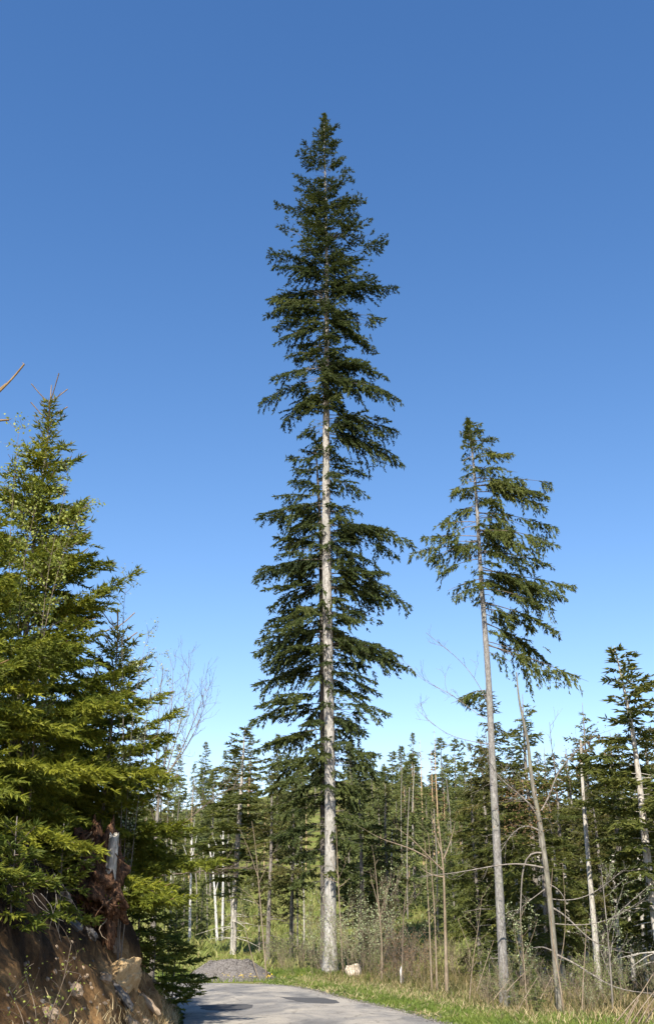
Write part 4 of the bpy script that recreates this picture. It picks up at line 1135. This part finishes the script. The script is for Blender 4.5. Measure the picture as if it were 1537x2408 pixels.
# pale old trunks in the dark wood on the right
GP = 'pale trunks in the dark wood'
for pts_, Y, r in [([(1404, 2290), (1396, 2180), (1385, 2060), (1374, 1930), (1368, 1840), (1364, 1740)], 38, .115), ([(1322, 2290), (1315, 2190), (1308, 2080), (1300, 1990)], 40, .10)]:
    pole('pale_trunk', pts_, Y, r, r * .35, 'pale_bark', 'pale flaking trunk standing in front of the dark wood, %s' % ('right of the curved beech' if r > .11 else 'close behind the curved beech'), 'tree')
for x, Y in [(1340, 44), (1455, 45), (1485, 47), (1515, 46), (1250, 45), (1225, 46), (1430, 50), (1380, 52), (1530, 44), (1280, 48)]:
    pole('shaded_trunk', [(x, 2270), (x - 8, 2140), (x - 16, 2010)], Y, .09, .06, 'pale_bark', 'grey trunk half hidden among the dark spruces on the right', 'tree', GP)

# ------------------------------------------------------------------ shrubs
def shrub_proto(name, H, r, n, seed, bark, leaf, leafsize, per, depth=2):
    rng = np.random.default_rng(seed)
    t = thing(name, 'shrub', 'shrub')
    w = Wood(); lv = []
    for i in range(n):
        az = rng.uniform(0, 6.28); a = np.array([math.cos(az), math.sin(az), 0]) * rng.uniform(0, r * .5)
        d = unit(np.array([math.cos(az) * .35, math.sin(az) * .35, 1]) + rng.normal(0, .12, 3))
        twigs(w, a, d, H * rng.uniform(.45, .8), .009, rng, depth, .38, .25, 4, 3, lv, .004)
    w.link('stems', bark, t)
    if leaf: link('leaves', leaves_mesh('leaves', lv, leafsize, leaf, rng, (0, 0, 0), per, .06), t)
    t['height'] = H
    return t
s_w = shrub_proto('willow_shrub', 2.6, .9, 9, 401, 'tan_twig', 'willow_leaf', .055, 2)
s_b = shrub_proto('bramble_shrub', 1.5, .9, 10, 402, 'twig_bark', 'brown_leaf', .04, 1)
s_g = shrub_proto('budding_shrub', 1.8, .8, 9, 403, 'tan_twig', 'shrub_leaf', .05, 2)
s_t = shrub_proto('twiggy_shrub', 1.9, .7, 7, 404, 'tan_twig', None, .05, 1)
rng = np.random.default_rng(405)
first = set()
def put_shrub(pr, x, Y, h, label, group):
    q = at(x, 2200, Y); z = gz(q[0], Y) - .05
    s = h / pr['height']
    if pr.name in first:
        copy_thing(pr, (q[0], Y, z), rng.uniform(0, 6), s, label, group)
    else:
        first.add(pr.name); pr.location = (q[0], Y, z); pr.scale = (s,) * 3; tag(pr, label, None, group)
for x, Y, h in [(850, 46, 3.0), (815, 47.5, 2.4), (880, 46.5, 2.8), (760, 49, 2.2), (740, 47, 1.7), (905, 45, 2.3), (835, 44.5, 1.9)]:
    put_shrub(s_w, x, Y, h, 'willow shrub with pale new leaves around the foot of the tallest fir', 'willow shrubs at the tallest fir')
for x, Y, h in [(928, 42, 1.3), (955, 41, 1.6), (990, 40.5, 1.3), (972, 44, 1.7)]:
    put_shrub(s_b, x, Y, h, 'reddish-brown bramble shrub between the stump and the forked sapling', 'brambles behind the verge')
for i in range(26):
    x = rng.uniform(640, 1140); Y = rng.uniform(43, 58)
    put_shrub([s_g, s_t][i % 2], x, Y, rng.uniform(.7, 1.6), ['low shrub with fresh green leaves in the thicket behind the verge', 'bare twiggy shrub in the thicket behind the verge'][i % 2], ['leafing shrubs in the thicket', 'bare shrubs in the thicket'][i % 2])
for i in range(30):
    x = rng.uniform(1110, 1600); Y = rng.uniform(25.5, 37)
    put_shrub([s_g, s_t, s_w][i % 3], x, Y, rng.uniform(.5, 1.2), ['knee-high leafing shrub under the trees at the right', 'knee-high bare shrub under the trees at the right', 'knee-high willow shrub under the trees at the right'][i % 3], ['leafing shrubs at the right', 'bare shrubs at the right', 'willow shrubs at the right'][i % 3])
# small spruces under the leaning spruce
for x, Y, h, lb in [(1205, 28.4, 1.0, 'knee-high dark spruce at the foot of the leaning spruce'), (1255, 27, .9, 'tiny spruce right of the leaning spruce foot'), (1150, 31, 1.5, 'small dark spruce left of the leaning spruce foot')]:
    q = at(x, 2300, Y); z = gz(q[0], Y) - .03
    copy_thing(pf3, (q[0], Y, z), x, h / 9.0, lb)

# ------------------------------------------------------------------ stump, splintered stub, dry stalks
st_b = at(829, 2290, 45.2); st_b[2] = float(ground(st_b[0], 45.2)) - .03
stump = thing('tree_stump', 'pale cut tree stump in the verge right of the tallest fir', 'stump', st_b)
me = lump('stump_block', None, (.34, .30, .46), 4, 'stump_wood', .30, 3, freq=1.6, nu=22, nv_=14)
co = np.array([v.co[:] for v in me.vertices]); co[:, 2] = np.clip(co[:, 2], -.3, .26 + .05 * np.sin(co[:, 0] * 9))
for v, c in zip(me.vertices, co): v.co = c
for p_ in me.polygons: p_.use_smooth = False
o = link('stump_block', me, stump); o.location = (0, 0, .25)
stump.scale = (.85, .85, .85)
w = Wood(); w.tube([(.28, .02, 0), (.30, .02, .25), (.29, .02, .46)], [.13, .12, .10], 9)
w.link('bark_shell', 'wood_bark', stump)
sb = at(943, 2262, 40.2); sb[2] = gz(sb[0], 40.2) - .03
stub = thing('splintered_stub', 'short white splintered stub standing among the brambles', 'stump', sb)
w = Wood(); w.tube([(0, 0, 0), (.01, 0, .25), (-.02, 0, .5), (.0, 0, .66)], [.055, .06, .045, .006], 7)
w.link('split_wood', 'birch_bark', stub)
rng = np.random.default_rng(501)
for x0, y0, x1, y1 in [(1462, 2410, 1534, 2290), (1478, 2412, 1537, 2330), (1495, 2412, 1545, 2335), (1440, 2412, 1510, 2330), (1512, 2412, 1550, 2350), (1525, 2412, 1520, 2318), (1470, 2408, 1500, 2350)]:
    Y = 22 + rng.uniform(-.6, .8)
    P = dense(px_line([(x0, y0), ((x0 + x1) / 2, (y0 + y1) / 2 - 4), (x1, y1)], Y), 8)
    w = Wood(); w.tube(P, np.linspace(.016, .008, 8), 5)
    o = w.link('dry_stalk', 'tan_twig', None)
    tag(o, 'pale dry stalk leaning in the bottom right corner', 'stalk', 'dry stalks in the bottom right corner')
for x0, y0, x1, y1 in [(1190, 2330, 1240, 2280), (1215, 2378, 1262, 2298), (1268, 2352, 1300, 2290), (1160, 2350, 1200, 2300), (1120, 2330, 1160, 2210)]:
    Y = 27 + rng.uniform(-.6, .8)
    P = dense(px_line([(x0, y0), ((x0 + x1) / 2, (y0 + y1) / 2 - 3), (x1, y1)], Y), 8)
    w = Wood(); w.tube(P, np.linspace(.013, .006, 8), 5)
    o = w.link('fallen_twig', 'tan_twig', None)
    tag(o, 'dry tan twig slanting at the foot of the leaning spruce', 'twig', 'dry twigs at the leaning spruce')

# ------------------------------------------------------------------ leafy birch and shrubs on the bank
rng = np.random.default_rng(601)
def leafy(name, label, stems, Y, leaf, bark, n, size, seed, per=2, depth=1, r0=.013, tr=.005):
    rng = np.random.default_rng(seed)
    P0 = px_line(stems[0], Y); base = P0[0].copy(); base[2] = gz(base[0], Y) - .05
    t = thing(name, label, 'tree' if 'birch' in name else 'shrub', base)
    lv = []
    for sp in stems:
        P = px_line(sp, Y); P[0] = base + rng.normal(0, .05, 3) * np.array([1, 1, 0])
        Q = dense(P, 24)
        w = Wood(); w.tube(Q, np.linspace(r0, .003, 24), 5)
        for i in range(6, 24):
            for s in range(n):
                az = rng.uniform(0, 6.28)
                twigs(w, Q[i], unit(np.array([math.cos(az), math.sin(az), rng.uniform(.2, 1.2)])), rng.uniform(.12, .40) * (r0 / .013) ** .6, tr, rng, depth, .45, .1, 3, 2, lv, tr * .6)
        w.link('stem', bark, t, base)
    link('leaves', leaves_mesh('leaves', lv, size, leaf, rng, base, per, .05), t)
    return t
leafy('young_birch', 'young birch with pale new leaves mingling with the spruces at the left edge', [[(60, 2000), (30, 1600), (20, 1300), (45, 1010)], [(60, 2000), (90, 1600), (110, 1350), (160, 1130)], [(60, 2000), (100, 1500), (140, 1320), (190, 1200)], [(60, 2000), (40, 1500), (60, 1280), (90, 1180)]], 17.6, 'birch_leaf', 'twig_bark', 2, .055, 602)
leafy('leafing_shrub', 'slender shrub with tiny leaf tufts above the shorter bank spruce', [[(300, 2000), (292, 1700), (285, 1480), (298, 1360)], [(300, 2000), (310, 1700), (330, 1560), (348, 1490)], [(300, 2000), (340, 1750), (350, 1620), (372, 1560)]], 20.6, 'willow_leaf', 'grey_twig', 1, .04, 603)
leafy('leafing_shrub', 'thin shrub with leaf tufts before the bare tree', [[(400, 2150), (396, 1900), (398, 1700), (402, 1545)], [(400, 2150), (420, 1900), (432, 1760), (446, 1640)]], 26.5, 'willow_leaf', 'grey_twig', 1, .045, 604)
leafy('leafing_shrub', 'low shrub with bright green leaves at the foot of the left bank', [[(100, 2420), (115, 2380), (150, 2320), (168, 2220)], [(100, 2420), (90, 2370), (70, 2330), (60, 2280)], [(100, 2420), (130, 2390), (175, 2330), (190, 2290)], [(100, 2420), (60, 2390), (30, 2350), (20, 2320)]], 9.6, 'birch_leaf', 'twig_bark', 1, .024, 605, 1, 0, .006, .0022)

# ------------------------------------------------------------------ grass and ground cover
rng = np.random.default_rng(701)
def blades(name, X, Y, Z, h, wd, mat, kind_label, lean=.35, tint=None):
    n = len(X)
    P = np.column_stack([X, Y, Z])
    az = rng.uniform(0, 6.28, n); s = np.column_stack([np.cos(az), np.sin(az), np.zeros(n)])
    d = unit(np.column_stack([rng.normal(0, lean, n), rng.normal(0, lean, n), np.ones(n)]))
    h_ = h[:, None]; w_ = wd[:, None]
    mid = P + d * h_ * .55
    bend = np.column_stack([rng.normal(0, .25, n), rng.normal(0, .25, n), -.1 * np.ones(n)]) * h_ * .6
    V = np.stack([P - s * w_ / 2, P + s * w_ / 2, mid + s * w_ * .35, mid - s * w_ * .35, P + d * h_ + bend], 1).reshape(-1, 3)
    i = np.arange(n) * 5
    q = np.column_stack([i, i + 1, i + 2, i + 3]); t = np.column_stack([i + 3, i + 2, i + 4])
    T = rng.uniform(.05, .95 if mat != 'grass_blade' else .55, n) if tint is None else tint
    o = link(name, mesh_from(name, V, [q, t], mat, np.concatenate([T, T])))
    return tag(o, kind_label, 'grass', kind='stuff')
def right_edge(y): return np.interp(y, RE[:10, 1], RE[:10, 0])
# verge right of the road
n = 42000
Y = rng.uniform(20, 49, n); X = right_edge(Y) + .05 + np.abs(rng.normal(0, 1.0, n)) * np.interp(Y, [20, 49], [1.6, 2.4])
blades('verge_grass', X, Y, ground(X, Y) - .03, rng.uniform(.04, .18, n) * np.clip((X - right_edge(Y)) * 1.2 + .3, .3, 1.2), rng.uniform(.010, .028, n), 'grass_blade', 'fresh green grass along the right verge of the road')
n = 6000
Y = rng.uniform(42.6, 52, n); X = rng.uniform(-7, 1, n)
k = (Y > 43.2 + .1 * np.sin(X * 3)) & (np.hypot((X - gp[0]) / 1.9, (Y - gp[1]) / 1.6) > .85)
X, Y = X[k], Y[k]
blades('grass_by_heap', X, Y, ground(X, Y) - .03, rng.uniform(.06, .25, len(X)), rng.uniform(.015, .035, len(X)), 'grass_blade', 'green grass strip between the road bend and the gravel heap')
n = 4500
Y = rng.uniform(22, 46, n); X = right_edge(Y) + 1.3 + np.abs(rng.normal(0, 1.6, n))
blades('dry_grass', X, Y, ground(X, Y) - .03, rng.uniform(.10, .34, n), rng.uniform(.008, .02, n), 'dry_grass', 'withered tan grass matted behind the green verge', .75)
n = 40000
Y = rng.uniform(50, 150, n); X = rng.uniform(-.34, .40, n) * Y
blades('clearing_grass', X, Y, ground(X, Y) - .05, rng.uniform(.25, .8, n) * np.interp(Y, [50, 150], [.8, 1.5]), rng.uniform(.05, .13, n) * np.interp(Y, [50, 150], [.7, 1.9]), 'hill_grass', 'rough green grass over the clearing behind the road', .6)
n = 26000
Y = rng.uniform(24, 52, n); X = right_edge(Y) + 2.0 + rng.uniform(0, 1, n) ** .8 * np.interp(Y, [24, 50], [9, 15])
blades('undergrowth', X, Y, ground(X, Y) - .04, rng.uniform(.10, .5, n), rng.uniform(.012, .035, n), 'undergrowth_leaf', 'tangled low undergrowth beneath the trees on the right', .55)
n = 2600                                                   # flattened straw and litter over the verge
Y = rng.uniform(21, 47, n); X = right_edge(Y) + np.abs(rng.normal(0, .9, n)) * np.interp(Y, [20, 49], [1.6, 2.2])
k = np.fromiter((mnoise.noise(Vector((a * .55, b * .55, 7.7))) > -.05 for a, b in zip(X, Y)), bool, n)
X, Y = X[k], Y[k]
blades('straw_litter', X, Y, ground(X, Y) + .03, rng.uniform(.08, .30, len(X)), rng.uniform(.010, .024, len(X)), 'dry_grass', 'flattened straw and leaf litter lying in patches on the verge', 2.2)
n = 1500                                                   # broad weed leaves
Y = rng.uniform(22, 46, n); X = right_edge(Y) + .25 + np.abs(rng.normal(0, .8, n)) * 1.8
k = np.fromiter((mnoise.noise(Vector((a * .9, b * .9, 2.2))) > .12 for a, b in zip(X, Y)), bool, n)
X, Y = X[k], Y[k]
blades('verge_weeds', X, Y, ground(X, Y), rng.uniform(.08, .20, len(X)), rng.uniform(.05, .10, len(X)), 'shrub_leaf', 'broad-leaved weeds growing in clumps on the right verge', 1.1)
V, Fc = scatter_grains(2600, np.column_stack([right_edge(np.linspace(20, 42, 2600)) + rng.normal(0, .16, 2600), np.linspace(20, 42, 2600)]), np.full(2600, .015), .008, .03, rng)
tag(link('shoulder_gravel', mesh_from('shoulder_gravel', V, Fc, 'gravel_grain')), 'loose gravel along the crumbling right edge of the road', 'gravel', kind='stuff')
# tufts on the bank foot
n = 3200
Y = rng.uniform(8, 30, n); u = np.abs(rng.normal(0, .22, n)); X = left_edge(Y) - .15 - u
blades('bank_foot_grass', X, Y, bank_h(u, Y) - .02, rng.uniform(.06, .24, n), rng.uniform(.006, .014, n), 'dry_grass', 'sparse dry grass along the foot of the left bank', .6)
n = 60
X = rng.normal(gp[0] + .6, .8, n); Y = rng.normal(44.0, .3, n)
Zf = ground(X, Y) + rng.uniform(.12, .26, n)
V, Fc = scatter_grains(n, np.column_stack([X, Y]), Zf, .02, .045, rng)
tag(link('dandelion_flowers', mesh_from('dandelion_flowers', V, Fc, 'flower_yellow', np.full(len(Fc), .5))), 'yellow dandelions dotting the grass before the gravel heap', 'flowers', kind='stuff')
